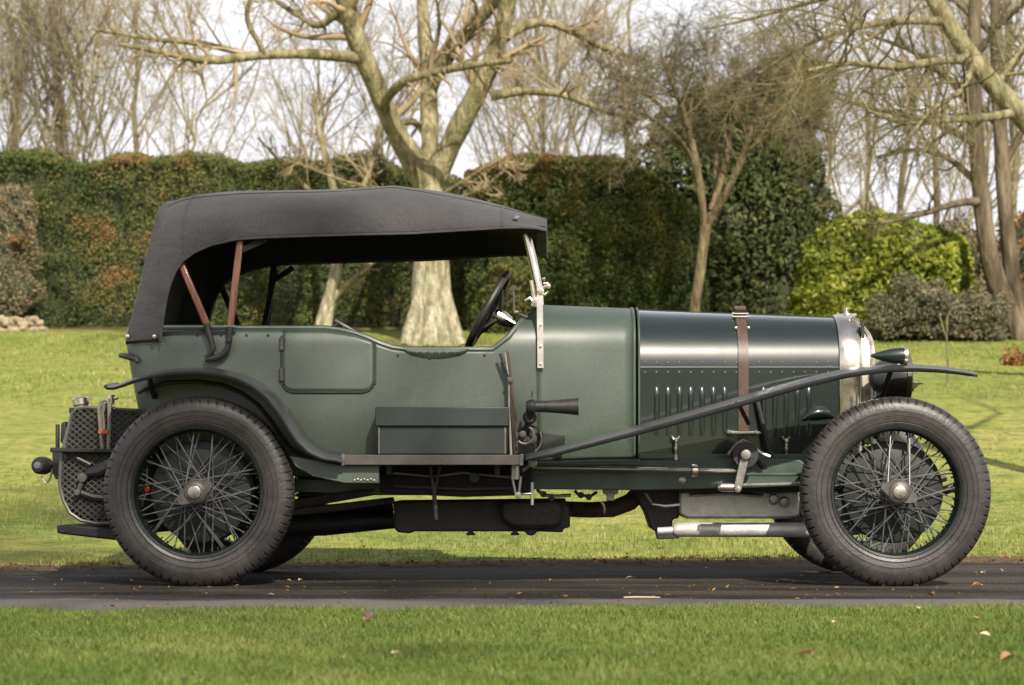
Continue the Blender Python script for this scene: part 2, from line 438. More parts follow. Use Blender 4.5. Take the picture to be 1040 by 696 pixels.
# ---- grass blades
def blades(name, N, d0, d1, h, w, mat_, keep=None, pw=1.0, label=''):
    u = rng.random(N); d = d0 + (d1-d0)*u**pw
    x = (rng.random(N)*2-1)*(d*.236+1.0)
    if keep is not None:
        k = np.array([keep(a, c) for a, c in zip(x, d)]); k = rng.random(N) < k; x, d = x[k], d[k]; N = len(x)
    y = d-CAMD; z = gz(d) + .015
    clump = np.array([mnoise.noise(Vector((a*5, c*5, 0))) for a, c in zip(x, d)])
    H = h*(.45+.75*rng.random(N)+.45*clump); H = np.maximum(H, h*.25)
    Wd = w*(.6+.8*rng.random(N))
    az = rng.random(N)*2*np.pi; ln = H*(.15+.75*rng.random(N))
    fx, fy = np.cos(az), np.sin(az)
    aw = rng.random(N)*np.pi
    sx_, sy_ = np.cos(aw)*Wd/2, np.sin(aw)*Wd/2
    P = np.zeros((N, 5, 3))
    P[:,0] = np.stack([x-sx_, y-sy_, z-.01], 1); P[:,1] = np.stack([x+sx_, y+sy_, z-.01], 1)
    mx_, my_, mz_ = x+fx*ln*.35, y+fy*ln*.35, z+H*.6
    P[:,2] = np.stack([mx_+sx_*.8, my_+sy_*.8, mz_], 1); P[:,3] = np.stack([mx_-sx_*.8, my_-sy_*.8, mz_], 1)
    P[:,4] = np.stack([x+fx*ln, y+fy*ln, z+H*(1-.25*rng.random(N))], 1)
    i = np.arange(N)*5
    big_ = np.array([mnoise.noise(Vector((a*1.1, c*1.1, 9))) for a, c in zip(x, d)])
    tint = np.clip(.44 + .35*(rng.random(N)-.5) + .28*clump + .45*big_ + .55*(rng.random(N) > .965), 0, 1)
    o = np_mesh(name, P.reshape(-1, 3), quads=np.stack([i, i+1, i+2, i+3], 1), tris=np.stack([i+3, i+2, i+4], 1), mats=mat_, attrs={'tint': np.repeat(tint, 5)})
    return tag(o, label, 'grass', kind='stuff')
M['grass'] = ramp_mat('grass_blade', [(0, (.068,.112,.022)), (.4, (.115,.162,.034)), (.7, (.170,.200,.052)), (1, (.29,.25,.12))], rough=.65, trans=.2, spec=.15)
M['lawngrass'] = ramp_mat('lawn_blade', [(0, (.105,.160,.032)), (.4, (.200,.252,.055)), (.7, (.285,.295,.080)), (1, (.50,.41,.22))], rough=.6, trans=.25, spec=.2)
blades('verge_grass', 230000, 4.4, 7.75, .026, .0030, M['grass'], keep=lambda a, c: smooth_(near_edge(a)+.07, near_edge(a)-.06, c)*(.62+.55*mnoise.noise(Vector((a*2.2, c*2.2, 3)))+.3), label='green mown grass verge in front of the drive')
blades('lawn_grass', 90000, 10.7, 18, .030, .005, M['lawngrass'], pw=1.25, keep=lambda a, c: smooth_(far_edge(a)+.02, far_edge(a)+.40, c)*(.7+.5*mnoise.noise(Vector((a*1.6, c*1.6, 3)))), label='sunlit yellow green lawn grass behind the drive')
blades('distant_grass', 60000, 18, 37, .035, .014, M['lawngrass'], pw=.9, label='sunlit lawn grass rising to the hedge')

# ---- leaves
def leaf_cloud(name, pos, nrm, size, tint, mat_, parent=None, aspect=.5, spread=.9, droop=.3):
    N = len(pos)
    nn = nrm + spread*rng.normal(size=(N, 3)); nn /= np.linalg.norm(nn, axis=1)[:, None]
    t = rng.normal(size=(N, 3)); t[:, 2] -= droop; t -= nn*np.sum(t*nn, 1)[:, None]; t /= np.linalg.norm(t, axis=1)[:, None]
    s = np.cross(nn, t); sz = size[:, None]
    P = np.stack([pos - t*sz*.5, pos + s*sz*aspect*.5 - t*sz*.05 + nn*sz*.06, pos + t*sz*.5 - nn*sz*.08, pos - s*sz*aspect*.5 - t*sz*.05 + nn*sz*.06], 1)
    i = np.arange(N)*4
    return np_mesh(name, P.reshape(-1, 3), quads=np.stack([i, i+1, i+2, i+3], 1), mats=mat_, parent=parent, attrs={'tint': np.repeat(np.clip(tint, 0, 1), 4)})
M['hedgeleaf'] = ramp_mat('hedge_leaf', [(0, (.032,.055,.018)), (.35, (.075,.100,.028)), (.62, (.135,.145,.042)), (.78, (.20,.165,.060)), (.88, (.26,.135,.052)), (1, (.34,.15,.065))], rough=.7, trans=.15, spec=.12)
M['darkleaf'] = ramp_mat('evergreen_leaf', [(0, (.034,.048,.017)), (.5, (.078,.098,.032)), (.8, (.15,.155,.050)), (1, (.21,.19,.07))], rough=.65, trans=.12, spec=.15)
M['laurelleaf'] = ramp_mat('laurel_leaf', [(0, (.050,.080,.014)), (.40, (.21,.255,.032)), (.75, (.33,.350,.052)), (1, (.50,.48,.09))], rough=.5, trans=.3, spec=.25)
M['greyleaf'] = ramp_mat('grey_leaf', [(0, (.070,.075,.042)), (.5, (.145,.140,.078)), (.85, (.22,.19,.11)), (1, (.29,.21,.12))], rough=.6, trans=.15)
M['yellowleaf'] = ramp_mat('yellow_leaf', [(0, (.10,.11,.02)), (.5, (.32,.24,.03)), (1, (.52,.36,.04))], rough=.5, trans=.25)
M['orangeleaf'] = ramp_mat('orange_leaf', [(0, (.12,.075,.03)), (.5, (.30,.14,.045)), (1, (.42,.24,.06))], rough=.6, trans=.2)
M['core'] = mat('hedge_inner_shade', (.036,.040,.018), .95, vary=.4, scale=3)  # dark filler colour standing in for shade between the leaves

def surf_cloud(func, N, parent, mat_, size, core_in=.28, clump=.2, csc=.8, hole=.25, depth=.12, tintf=None, core=True, nm='foliage', aspect=.5, cu=36, cv=18):
    """func(u,v)->(pos,normal) arrays over a closed outline; leaves sit in a rough shell on it"""
    u, v = rng.random(N), rng.random(N)
    p, nr = func(u, v)
    a = vnoise(p, csc); a2 = vnoise(p, csc*3.1, 7.0); a3 = vnoise(p, csc*9, 3.0)
    keep = (a3*.7 + a2*.6 + rng.normal(size=N)*.25) > -hole - .15
    disp = clump*(a*1.0 + a2*.5) + .05*a3 - rng.exponential(depth, N)
    p = p + nr*disp[:, None]
    p, nr, a, a2 = p[keep], nr[keep], a[keep], a2[keep]
    tint = tintf(p, a, a2) if tintf is not None else .38 + .18*rng.normal(size=len(p)) + .2*a2
    o = leaf_cloud(nm, p, nr, size*(.6+.8*rng.random(len(p))), tint, mat_, parent, aspect=aspect)
    if core:
        U, Vv = np.meshgrid(np.linspace(0, 1, cu), np.linspace(0, 1, cv), indexing='ij')
        q, qn = func(U.ravel(), Vv.ravel())
        q = q + qn*(clump*(vnoise(q, csc)+.5*vnoise(q, csc*3.1, 7.0)) - core_in)[:, None]
        F = [(i*cv+j, (i+1)*cv+j, (i+1)*cv+j+1, i*cv+j+1) for i in range(cu-1) for j in range(cv-1)]
        np_mesh('branches', q, quads=F, mats=M['core'], parent=parent, smooth=True)  # closed dark shell behind the leaves, standing in for their inner shade
    return o
def wallfn(x0, x1, y0, y1, z0, top, rnd=.35):
    "hedge: v runs up the front face, over the top and down the back; ends closed by pinching"
    def f(u, v):
        u = np.asarray(u); v = np.asarray(v)
        x = x0 + (x1-x0)*u
        zt = top(x)
        ang = (v-.5)*2                         # -1 front bottom .. 0 top .. 1 back bottom
        e = np.clip(np.minimum(u, 1-u)*(x1-x0)/.6, 0, 1)**.4
        hw = (y1-y0)/2*e; cy = (y0+y1)/2
        hh = (zt-z0)
        s = np.clip(np.abs(ang), 0, 1)
        # flat face for |ang|>.3, rounded top inside
        front = s > .3
        z = np.where(front, z0 + hh*(1-.06)*(1-(s-.3)/.7), z0 + hh*(.94+.06*np.cos(np.clip(s/.3, 0, 1)*np.pi/2)))
        y = cy + np.sign(ang)*np.where(front, hw, hw*np.sin(np.clip(s/.3, 0, 1)*np.pi/2))
        ny = np.where(front, np.sign(ang), np.sign(ang)*np.sin(np.clip(s/.3, 0, 1)*np.pi/2))
        nzv = np.where(front, .12, np.cos(np.clip(s/.3, 0, 1)*np.pi/2))
        nr = np.stack([0*ny, ny, nzv], -1); nr /= np.linalg.norm(nr, axis=-1)[..., None]
        return np.stack([x, y, z], -1), nr
    return f
def ellfn(c, r, zmin=-1.0, p=1.0):
    "rounded shrub"
    c = np.array(c, float); r = np.array(r, float)
    def f(u, v):
        th = np.asarray(u)*2*np.pi; zz = zmin + (1-zmin)*np.asarray(v)
        rr = np.sqrt(np.clip(1-np.abs(zz)**(2*p), 0, 1))
        d = np.stack([np.cos(th)*rr, np.sin(th)*rr, zz], -1)
        nr = d/r; nr /= np.maximum(1e-6, np.linalg.norm(nr, axis=-1)[..., None])
        return c + d*r, nr
    return f

# long clipped hedge on the left
hd = 38.0
h1 = empty('hedge', (XD(240, hd), hd-CAMD, gzf(hd)), 'long clipped hedge with rusty brown patches behind the hood of the car', 'hedge')
def loc(f, o):
    ox = np.array(o.location)
    def g(u, v):
        p, q = f(u, v); return p-ox, q
    return g
orgx, orgz = XD(95, hd), ZD(235, hd)
def hedge_tint(p, a, a2):
    wx = p[:, 0] + h1.location.x; wz = p[:, 2] + h1.location.z
    t = .34 + .16*rng.normal(size=len(p)) + .28*a2 + .22*a
    patch = np.exp(-(((wx-XD(100, hd))/.95)**2 + ((wz-ZD(232, hd))/.55)**2)) + .8*np.exp(-(((wx-XD(110, hd))/.7)**2 + ((wz-ZD(290, hd))/.6)**2)) + .5*np.exp(-(((wx-XD(125, hd))/1.2)**2 + ((wz-ZD(163, hd))/.12)**2))
    patch -= .5*np.exp(-(((wx-XD(45, hd))/.5)**2 + ((wz-ZD(270, hd))/1.2)**2))
    t = t + .40*patch*(a2*.8+.6+.4*rng.random(len(p))) + .07*(wx > XD(150, hd))
    return t
topA = lambda x: ZD(158, hd) + .06*np.sin(x*1.9) + .05*np.sin(x*4.7+1) + .12*np.clip((-x-7.4), 0, 1) - .22*np.clip(x+3.2, 0, 2.5)*.6
surf_cloud(loc(wallfn(-22.0, XD(526, hd), hd-CAMD-.2, hd-CAMD+1.5, gzf(hd)-.1, lambda x: topA(x+.75)), h1), 390000, h1, M['hedgeleaf'], .052, clump=.15, csc=.9, tintf=hedge_tint, cu=150, cv=24)

# rounded hedge behind the scuttle
d2 = 36.6
h2 = empty('hedge', (XD(590, d2), d2-CAMD+.6, gzf(d2)), 'tall domed dark green hedge behind the windscreen and scuttle', 'hedge')
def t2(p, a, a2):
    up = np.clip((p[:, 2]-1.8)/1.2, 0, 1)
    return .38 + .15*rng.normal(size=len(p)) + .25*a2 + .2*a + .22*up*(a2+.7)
topB = lambda x: ZD(156, d2) - .9*np.clip((x-XD(600, d2))/(XD(712, d2)-XD(600, d2)), 0, 1.3)**2.2 - .28*np.clip((XD(570, d2)-x)/1.4, 0, 1)**2
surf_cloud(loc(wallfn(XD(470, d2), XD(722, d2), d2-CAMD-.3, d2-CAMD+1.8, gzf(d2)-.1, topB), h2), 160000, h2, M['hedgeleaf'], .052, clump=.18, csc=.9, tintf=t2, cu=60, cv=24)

# dark evergreens behind the bonnet
ev = empty('evergreen_tree', (XD(765, 38), 38-CAMD+.5, gzf(38)), 'dark bushy evergreen tree standing behind the bonnet strap', 'tree')
lobes = [((725,300),(1.0,.9,1.5),9000),((790,290),(1.1,1.0,1.5),10000),((755,225),(1.25,1.0,1.2),12000),((800,215),(.9,.9,1.25),9000),((770,150),(1.05,.9,1.15),9000),((735,180),(.7,.7,.8),5000),((790,110),(.8,.7,.9),5000),((820,270),(.5,.7,1.1),4500),((672,225),(.8,.8,.9),7000),((705,175),(.8,.8,.7),5000),((660,170),(.55,.6,.5),2200),((735,120),(.8,.7,.7),5000),((808,172),(.55,.7,.8),3000),((700,130),(.7,.7,.5),2600),((810,90),(.7,.7,.7),3000),((680,265),(.7,.8,.9),6000)]
P_, N_, A_, B_ = [], [], [], []
for (cx, cy), r, N in lobes:
    f = ellfn((XD(cx, 38)-ev.location.x, 0, ZD(cy, 38)-ev.location.z), r)
    u, v = rng.random(N), rng.random(N); p, q = f(u, v)
    a = vnoise(p, 1.3, cx*.1); a2 = vnoise(p, 4.0, cx*.1)
    rad = np.clip(1 - rng.exponential(.16, N) + .2*a + .1*a2, .1, 1.3)
    c0 = np.array((XD(cx, 38)-ev.location.x, 0, ZD(cy, 38)-ev.location.z))
    p = c0 + (p-c0)*rad[:, None]
    k = (a*.8+a2*.8+.3*rng.normal(size=N)) > -.22
    P_.append(p[k]); N_.append(q[k]); A_.append(a[k]); B_.append(a2[k])
p = np.concatenate(P_); q = np.concatenate(N_); a2 = np.concatenate(B_)
leaf_cloud('foliage', p, q, .095*(.6+.8*rng.random(len(p))), .36+.16*rng.normal(size=len(p))+.3*a2, M['darkleaf'], ev)
mb = MB()
for (cx, cy), r, N in lobes[:5]:
    f = ellfn((XD(cx, 38)-ev.location.x, .1, ZD(cy, 38)-ev.location.z), tuple(.62*k for k in r))
    U, Vv = np.meshgrid(np.linspace(0, 1, 18), np.linspace(.02, .98, 10), indexing='ij'); qq, _ = f(U.ravel(), Vv.ravel())
    qq = qq*(1+0) + .12*np.stack([vnoise(qq, 2.0), vnoise(qq, 2.0, 5), vnoise(qq, 2.0, 9)], -1)
    mb.add([Vector(w_) for w_ in qq], [(i*10+j, (i+1)*10+j, (i+1)*10+j+1, i*10+j+1) for i in range(17) for j in range(9)])
mb.build('branches', M['core'], ev, smooth=80)  # dark lumps inside the foliage, shade put into their colour

# bright laurel
d4 = 35.6
la = empty('laurel_bush', (XD(900, d4), d4-CAMD, gzf(d4)), 'large bright yellow green laurel bush beyond the radiator', 'bush')
fl = ellfn((0, 0, .62), (XD(985, d4)-XD(898, d4)+.08, .85, ZD(222, d4)-gzf(d4)-.62), zmin=-.55, p=2.0)
surf_cloud(fl, 30000, la, M['laurelleaf'], .115, clump=.2, csc=1.2, hole=.3, depth=.11, core_in=.34, aspect=.42, tintf=lambda p, a, a2: .44+.2*rng.normal(size=len(p))+.3*a2+.18*a, cu=40, cv=20)

# low shrubs on the right
def shrub(name, px, py, d, r, N, mat_, size, label, cat='shrub', tint=.45, clump=.26, hole=.12):
    o = empty(name, (XD(px, d), d-CAMD, gzf(d)), label, cat)
    f = ellfn((0, 0, ZD(py, d)-gzf(d)), r, zmin=-.8, p=1.3)
    surf_cloud(f, N, o, mat_, size, clump=clump, csc=2.1, hole=hole, depth=.1, core_in=.16, tintf=lambda p, a, a2: tint+.18*rng.normal(size=len(p))+.35*a2, cu=24, cv=12)
    return o
shrub('shrub', 925, 318, 34.4, (.66,.5,.52), 13000, M['greyleaf'], .048, 'grey green mounded shrub beyond the headlamp')
shrub('shrub', 996, 326, 34.3, (.50,.5,.42), 10000, M['greyleaf'], .048, 'low brownish grey shrub beside the curved trunk', tint=.62)
shrub('shrub', 972, 285, 36.2, (.62,.5,1.0), 8000, M['greyleaf'], .075, 'loose brown shrub growing up behind the bright laurel', tint=.8, hole=.0)
shrub('shrub', 1012, 318, 35.0, (.22,.2,.30), 900, M['yellowleaf'], .07, 'yellow flowering shrub beside the leaning trunk', hole=.1)
shrub('shrub', 1030, 368, 28.9, (.22,.2,.16), 900, M['orangeleaf'], .055, 'small orange leaved plant on the lawn edge at the far right', 'plant')
shrub('shrub', 1050, 290, 38, (.9,.6,1.3), 7000, M['orangeleaf'], .08, 'orange brown beech shrub behind the right hand trunks', tint=.35, hole=.0)
shrub('shrub', 8, 262, 37.4, (.55,.3,1.25), 15000, M['greyleaf'], .042, 'dry beige shrub leaning on the hedge at the far left', tint=.85, hole=.0)
shrub('shrub', 18, 245, 37.1, (.18,.2,.16), 420, M['orangeleaf'], .05, 'small reddish brown plant before the beige shrub', 'plant', tint=.3)

# ---- bare trees
def path_mesh(groups, sides_of):
    "groups: list of (pts (N,P,3), rad (N,P), sides) -> verts, quads"
    VV, QQ, base = [], [], 0
    for pts, rad, S in groups:
        N, P, _ = pts.shape
        if N == 0: continue
        T = np.gradient(pts, axis=1); T /= np.maximum(1e-9, np.linalg.norm(T, axis=2)[..., None])
        ref = np.where(np.abs(T[:, :1, 2:3]) > .8, np.array([1., 0, 0]), np.array([0, 0, 1.]))
        ref = np.broadcast_to(ref, T.shape)
        A = ref - T*np.sum(ref*T, 2)[..., None]; A /= np.maximum(1e-9, np.linalg.norm(A, axis=2)[..., None])
        B = np.cross(T, A)
        ang = np.arange(S)*2*np.pi/S
        ring = pts[:, :, None, :] + rad[:, :, None, None]*(A[:, :, None, :]*np.cos(ang)[None, None, :, None] + B[:, :, None, :]*np.sin(ang)[None, None, :, None])
        VV.append(ring.reshape(-1, 3))
        nidx, pidx, sidx = np.meshgrid(np.arange(N), np.arange(P-1), np.arange(S), indexing='ij')
        o = base + nidx*P*S + pidx*S
        s2 = (sidx+1) % S
        QQ.append(np.stack([o+sidx, o+s2, o+S+s2, o+S+sidx], -1).reshape(-1, 4))
        base += N*P*S
    return np.concatenate(VV), np.concatenate(QQ)
def grow(pts, rad, k, ratio, ang, P, wander, up, rmin, tmin=.2, lmin=0.0, rk=.48):
    N, Pp, _ = pts.shape
    idx = np.repeat(np.arange(N), k); M_ = len(idx)
    t = tmin + (1-tmin)*rng.random(M_)**.85
    f = t*(Pp-1); i0 = np.minimum(f.astype(int), Pp-2); fr = (f-i0)[:, None]
    p0 = pts[idx, i0]*(1-fr) + pts[idx, i0+1]*fr
    T = pts[idx, i0+1]-pts[idx, i0]; T /= np.maximum(1e-9, np.linalg.norm(T, axis=1)[:, None])
    r0 = (rad[idx, i0]*(1-fr[:, 0]) + rad[idx, i0+1]*fr[:, 0])*rk
    L = np.linalg.norm(np.diff(pts, axis=1), axis=2).sum(1)[idx]
    q = rng.normal(size=(M_, 3)); q -= T*np.sum(q*T, 1)[:, None]; q /= np.linalg.norm(q, axis=1)[:, None]
    aa = R(1)*ang*(.7+.6*rng.random(M_))[:, None]
    D = T*np.cos(aa) + q*np.sin(aa)
    ln = np.maximum(lmin, L*ratio*(1-.45*t)*(.55+.8*rng.random(M_)))
    out_ = np.zeros((M_, P, 3)); out_[:, 0] = p0
    for j in range(1, P):
        D = D + wander*rng.normal(size=(M_, 3)); D[:, 2] += up
        D /= np.linalg.norm(D, axis=1)[:, None]
        out_[:, j] = out_[:, j-1] + D*(ln/(P-1))[:, None]
    rr = np.maximum(rmin, r0)[:, None]*np.linspace(1, .18, P)[None]
    return out_, np.maximum(rr, rmin*.6)
def resample3(pts, rad, P):
    pts = np.array(pts, float); d = np.r_[0, np.cumsum(np.linalg.norm(np.diff(pts, axis=0), axis=1))]
    s = np.linspace(0, d[-1], P)
    # smooth by cubic-ish: dense linear then average
    o = np.stack([np.interp(s, d, pts[:, i]) for i in range(3)], 1); r = np.interp(s, d, rad)
    for _ in range(2): o[1:-1] = .25*o[:-2] + .5*o[1:-1] + .25*o[2:]
    return o, r
def bark(name, c0, c1, c2, sc=5):
    m, n, l, b = newmat(name)
    t = n.new('ShaderNodeTexCoord'); mp = n.new('ShaderNodeMapping'); mp.inputs['Scale'].default_value = (1, 1, .26); l.new(t.outputs['Object'], mp.inputs['Vector'])
    x = n.new('ShaderNodeTexNoise'); x.inputs['Scale'].default_value = sc; x.inputs['Detail'].default_value = 8; x.inputs['Roughness'].default_value = .65; l.new(mp.outputs[0], x.inputs['Vector'])
    r = n.new('ShaderNodeValToRGB'); e = r.color_ramp.elements; e.new(.5)
    for i, (p, c) in enumerate(((.30, c0), (.5, c1), (.68, c2))): e[i].position = p; e[i].color = tuple(c)+(1,)
    l.new(x.outputs['Fac'], r.inputs['Fac'])
    w_ = n.new('ShaderNodeTexNoise'); w_.inputs['Scale'].default_value = sc*.55; w_.inputs['Detail'].default_value = 10; w_.inputs['Roughness'].default_value = .72; l.new(mp.outputs[0], w_.inputs['Vector'])
    w2_ = n.new('ShaderNodeValToRGB'); w2_.color_ramp.elements[0].position = .47; w2_.color_ramp.elements[1].position = .56
    w2_.color_ramp.elements[0].color = (.42,.44,.30,1); w2_.color_ramp.elements[1].color = (1,1,1,1); l.new(w_.outputs['Fac'], w2_.inputs['Fac'])
    mm_ = n.new('ShaderNodeMixRGB'); mm_.blend_type = 'MULTIPLY'; mm_.inputs[0].default_value = .55; l.new(r.outputs[0], mm_.inputs[1]); l.new(w2_.outputs[0], mm_.inputs[2])
    l.new(mm_.outputs[0], b.inputs['Base Color']); b.inputs['Roughness'].default_value = .85; b.inputs['Specular IOR Level'].default_value = .2
    y = n.new('ShaderNodeTexNoise'); y.inputs['Scale'].default_value = sc*2.2; y.inputs['Detail'].default_value = 6; l.new(mp.outputs[0], y.inputs['Vector'])
    bp = n.new('ShaderNodeBump'); bp.inputs['Strength'].default_value = 1.0; bp.inputs['Distance'].default_value = .07; l.new(y.outputs['Fac'], bp.inputs['Height']); l.new(bp.outputs[0], b.inputs['Normal'])
    return m
M['bark'] = bark('pale_bark', (.22,.195,.125), (.39,.345,.235), (.54,.50,.38), 14)
M['limb'] = bark('lichen_bark', (.09,.078,.040), (.26,.225,.125), (.42,.37,.24), 9)
M['twig'] = bark('tan_twigs', (.24,.18,.10), (.36,.27,.16), (.45,.36,.22), 1.2)
M['woodtwig'] = bark('pale_wood_twigs', (.24,.20,.125), (.42,.36,.235), (.55,.48,.34), .8)
M['greentwig'] = bark('lichen_twigs', (.14,.115,.055), (.25,.21,.11), (.36,.31,.17), 1.5)
M['browntwig'] = bark('brown_twigs', (.105,.090,.048), (.175,.145,.080), (.25,.21,.12), 1.2)
M['brownbark'] = bark('brown_bark', (.07,.055,.03), (.19,.145,.085), (.30,.24,.15), 8)
M['darkbark'] = bark('dark_bark', (.05,.038,.026), (.13,.10,.065), (.22,.18,.12), 5)

def limb_px(lst, d, origin):
    "limb drawn as (px, py, radius px, depth offset)"
    return [np.array((XD(a, d+e), d+e-CAMD, ZD(b_, d+e)))-np.array(origin) for a, b_, r, e in lst], [r*d/FPX for a, b_, r, e in lst]
def px_tree(name, label, base, d, trunks, limbs, cfg, tm, lm, wm, sides=14, rough=.10, t0=.2):
    org = (XD(base, d), d-CAMD, gzf(d))
    root = empty(name, org, label, 'tree')
    def rings(lsts, P, S):
        A = [resample3(*limb_px(l_, d, org), P) for l_ in lsts]
        return np.stack([a for a, _ in A]), np.stack([r for _, r in A]), S
    tp, tr, S = rings(trunks, 16, 24)
    # knobbly, fluted trunk
    v, q = path_mesh([(tp, tr, S)], 0)
    cl = v + 0; nse = vnoise(v, 2.6)*.5 + vnoise(v, 7, 3)*.25
    ctr = np.repeat(tp.reshape(-1, 3), S, axis=0); dv = v-ctr
    v = ctr + dv*(1+rough*2*nse)[:, None]
    np_mesh('trunk', v, quads=q, mats=tm, parent=root, smooth=True)
    g = []
    lp, lr, S = rings(limbs, 14, sides)
    v, q = path_mesh([(lp, lr, sides)], 0)
    ctr = np.repeat(lp.reshape(-1, 3), sides, axis=0); v = ctr + (v-ctr)*(1+.3*(vnoise(v, 3.5)))[:, None]
    np_mesh('limb', v, quads=q, mats=lm, parent=root, smooth=True)
    cur = (lp, lr)
    for (k, ratio, ang, P, wander, up, rmin, S) in cfg:
        cur = grow(cur[0], cur[1], k, ratio, ang, P, wander, up, rmin, tmin=t0)
        t0 = .2
        g.append((cur[0], cur[1], S))
    v, q = path_mesh(g, 0)
    np_mesh('crown', v, quads=q, mats=wm, parent=root)
    return root

px_tree('bare_tree', 'large bare tree with pale forked trunk rising right behind the car', 440, 34.0,
    [[(439,356,40,0),(439,345,32,0),(439,330,26,0),(438.5,310,21.5,0),(438,285,18.8,0),(438,260,17.4,0),(438,230,16,0),(437,205,15,0),(436,185,15,0),(435,172,14.5,0)],
     [(413,354,9,-.4),(419,338,10,-.28),(426,310,9,-.18),(430,280,6,-.1),(432,260,3,0)], [(467,354,9,-.35),(460,338,10,-.25),(452,310,9,-.15),(447,280,6,-.1),(445,260,3,0)], [(436,355,9,-.55),(437,338,9,-.40),(438,312,8,-.28),(438,288,4,-.2)], [(452,355,7,-.5),(449,338,7.5,-.36),(446,314,6,-.24),(444,292,3,-.15)], [(424,355,7,-.5),(427,338,7.5,-.36),(431,314,6,-.24),(433,292,3,-.15)]],
    [[(434,188,14,0),(424,170,12.5,0),(411,150,11.5,-.1),(398,128,11,-.2),(387,102,10.5,-.4),(376,76,10,-.6),(362,45,9.6,-.8),(352,14,9.4,-1),(344,-25,9,-1.2),(334,-90,7,-1.5),(318,-170,4,-1.8)],
     [(436,186,12,0),(436,160,9.5,.2),(437,125,9.2,.5),(435,92,8.6,.8),(433,66,8,1),(430,30,6.5,1.2),(428,-15,5.5,1.4),(420,-90,3.5,1.6)],
     [(439,188,13,0),(447,167,12,-.1),(459,143,11,-.2),(474,117,10.5,-.3),(486,93,10,-.4),(496,72,9.5,-.5),(507,44,9,-.6),(515,14,9,-.7),(520,-30,7.5,-.8),(528,-100,5,-1)],
     [(436,95,8,.8),(446,70,7.5,.6),(460,48,8,.4),(480,26,7.5,.2),(502,2,6.5,0),(530,-45,4.5,-.3)],
     [(366,60,6,-.7),(352,55,6,-.9),(330,58,5.5,-1.2),(300,53,5,-1.5),(265,56,4.7,-1.8),(240,58,4.3,-2),(215,66,4,-2.2),(190,60,3.4,-2.4),(165,52,3,-2.5),(120,45,2,-2.8)],
     [(262,57,3.8,-1.8),(235,52,3.2,-1.6),(205,43,3,-1.4),(170,42,2.6,-1.2),(130,36,2,-1),(95,30,1.4,-.9)],
     [(388,108,5,-.4),(400,90,4.6,-.9),(412,80,4.2,-1.2),(440,74,4,-1.5),(473,67,3.4,-1.8),(520,62,2,-2.2)],
     [(500,97,5,-.4),(520,93,4.4,-.5),(550,92,4,-.6),(580,98,3.3,-.7),(610,112,2.6,-.8),(650,122,1.6,-.9)],
     [(512,38,6.5,-.6),(525,28,5.5,-.4),(548,21,5,-.2),(572,26,4.4,0),(602,44,3.5,.2),(640,58,2.2,.4)],
     [(268,56,3.2,-1.8),(262,40,2.8,-1.9),(252,28,2.6,-2),(250,10,2.2,-2.1),(262,-20,1.6,-2.2)],
     [(345,10,4,-1),(325,30,3.5,-.8),(310,20,3,-.6),(285,5,2.2,-.4),(255,-20,1.6,-.2)],
     [(398,128,4.5,-.2),(420,122,3.5,.4),(432,135,3,.8),(430,160,2,1.0)],
     [(446,200,2.2,-.5),(470,185,2,-.9),(490,172,1.6,-1.2),(515,160,1.1,-1.5)], [(428,205,2.2,-.5),(400,195,2,-.9),(350,185,1.6,-1.2),(300,165,1.0,-1.5)], [(455,205,2,-.6),(485,195,1.8,-1.1),(520,168,1.2,-1.4)]],
    [(9,.40,55,8,.18,.03,.010,5),(7,.5,45,6,.2,.03,.006,4),(5,.55,45,5,.2,.02,.004,3)], M['bark'], M['limb'], M['twig'], rough=.09)

px_tree('bare_tree', 'slim pale forked tree seen through the side opening of the hood', 330, 36.4,
    [[(324,348,11,0),(328,332,9,0),(333,310,7.5,0),(339,290,6.5,0),(342,272,5.8,0),(344,240,5,0),(343,210,4.4,0)]],
    [[(336,306,5,0),(350,293,4,-.1),(364,280,3.4,-.2),(378,268,2.8,-.3),(398,235,3.5,-.4),(415,200,2.5,-.5)],[(343,212,5,0),(335,175,4,.2),(325,140,3,.4),(318,95,1.8,.6)],[(345,240,4,0),(365,200,3,.3),(380,160,2.4,.6),(390,110,1.5,.9)],[(344,225,3.5,0),(315,195,2.6,-.3),(285,165,1.8,-.6),(262,140,1.2,-.8)]],
    [(8,.45,45,6,.15,.03,.008,4),(6,.5,40,5,.2,.03,.006,3),(4,.5,40,4,.2,.02,.005,3)], M['bark'], M['limb'], M['twig'])

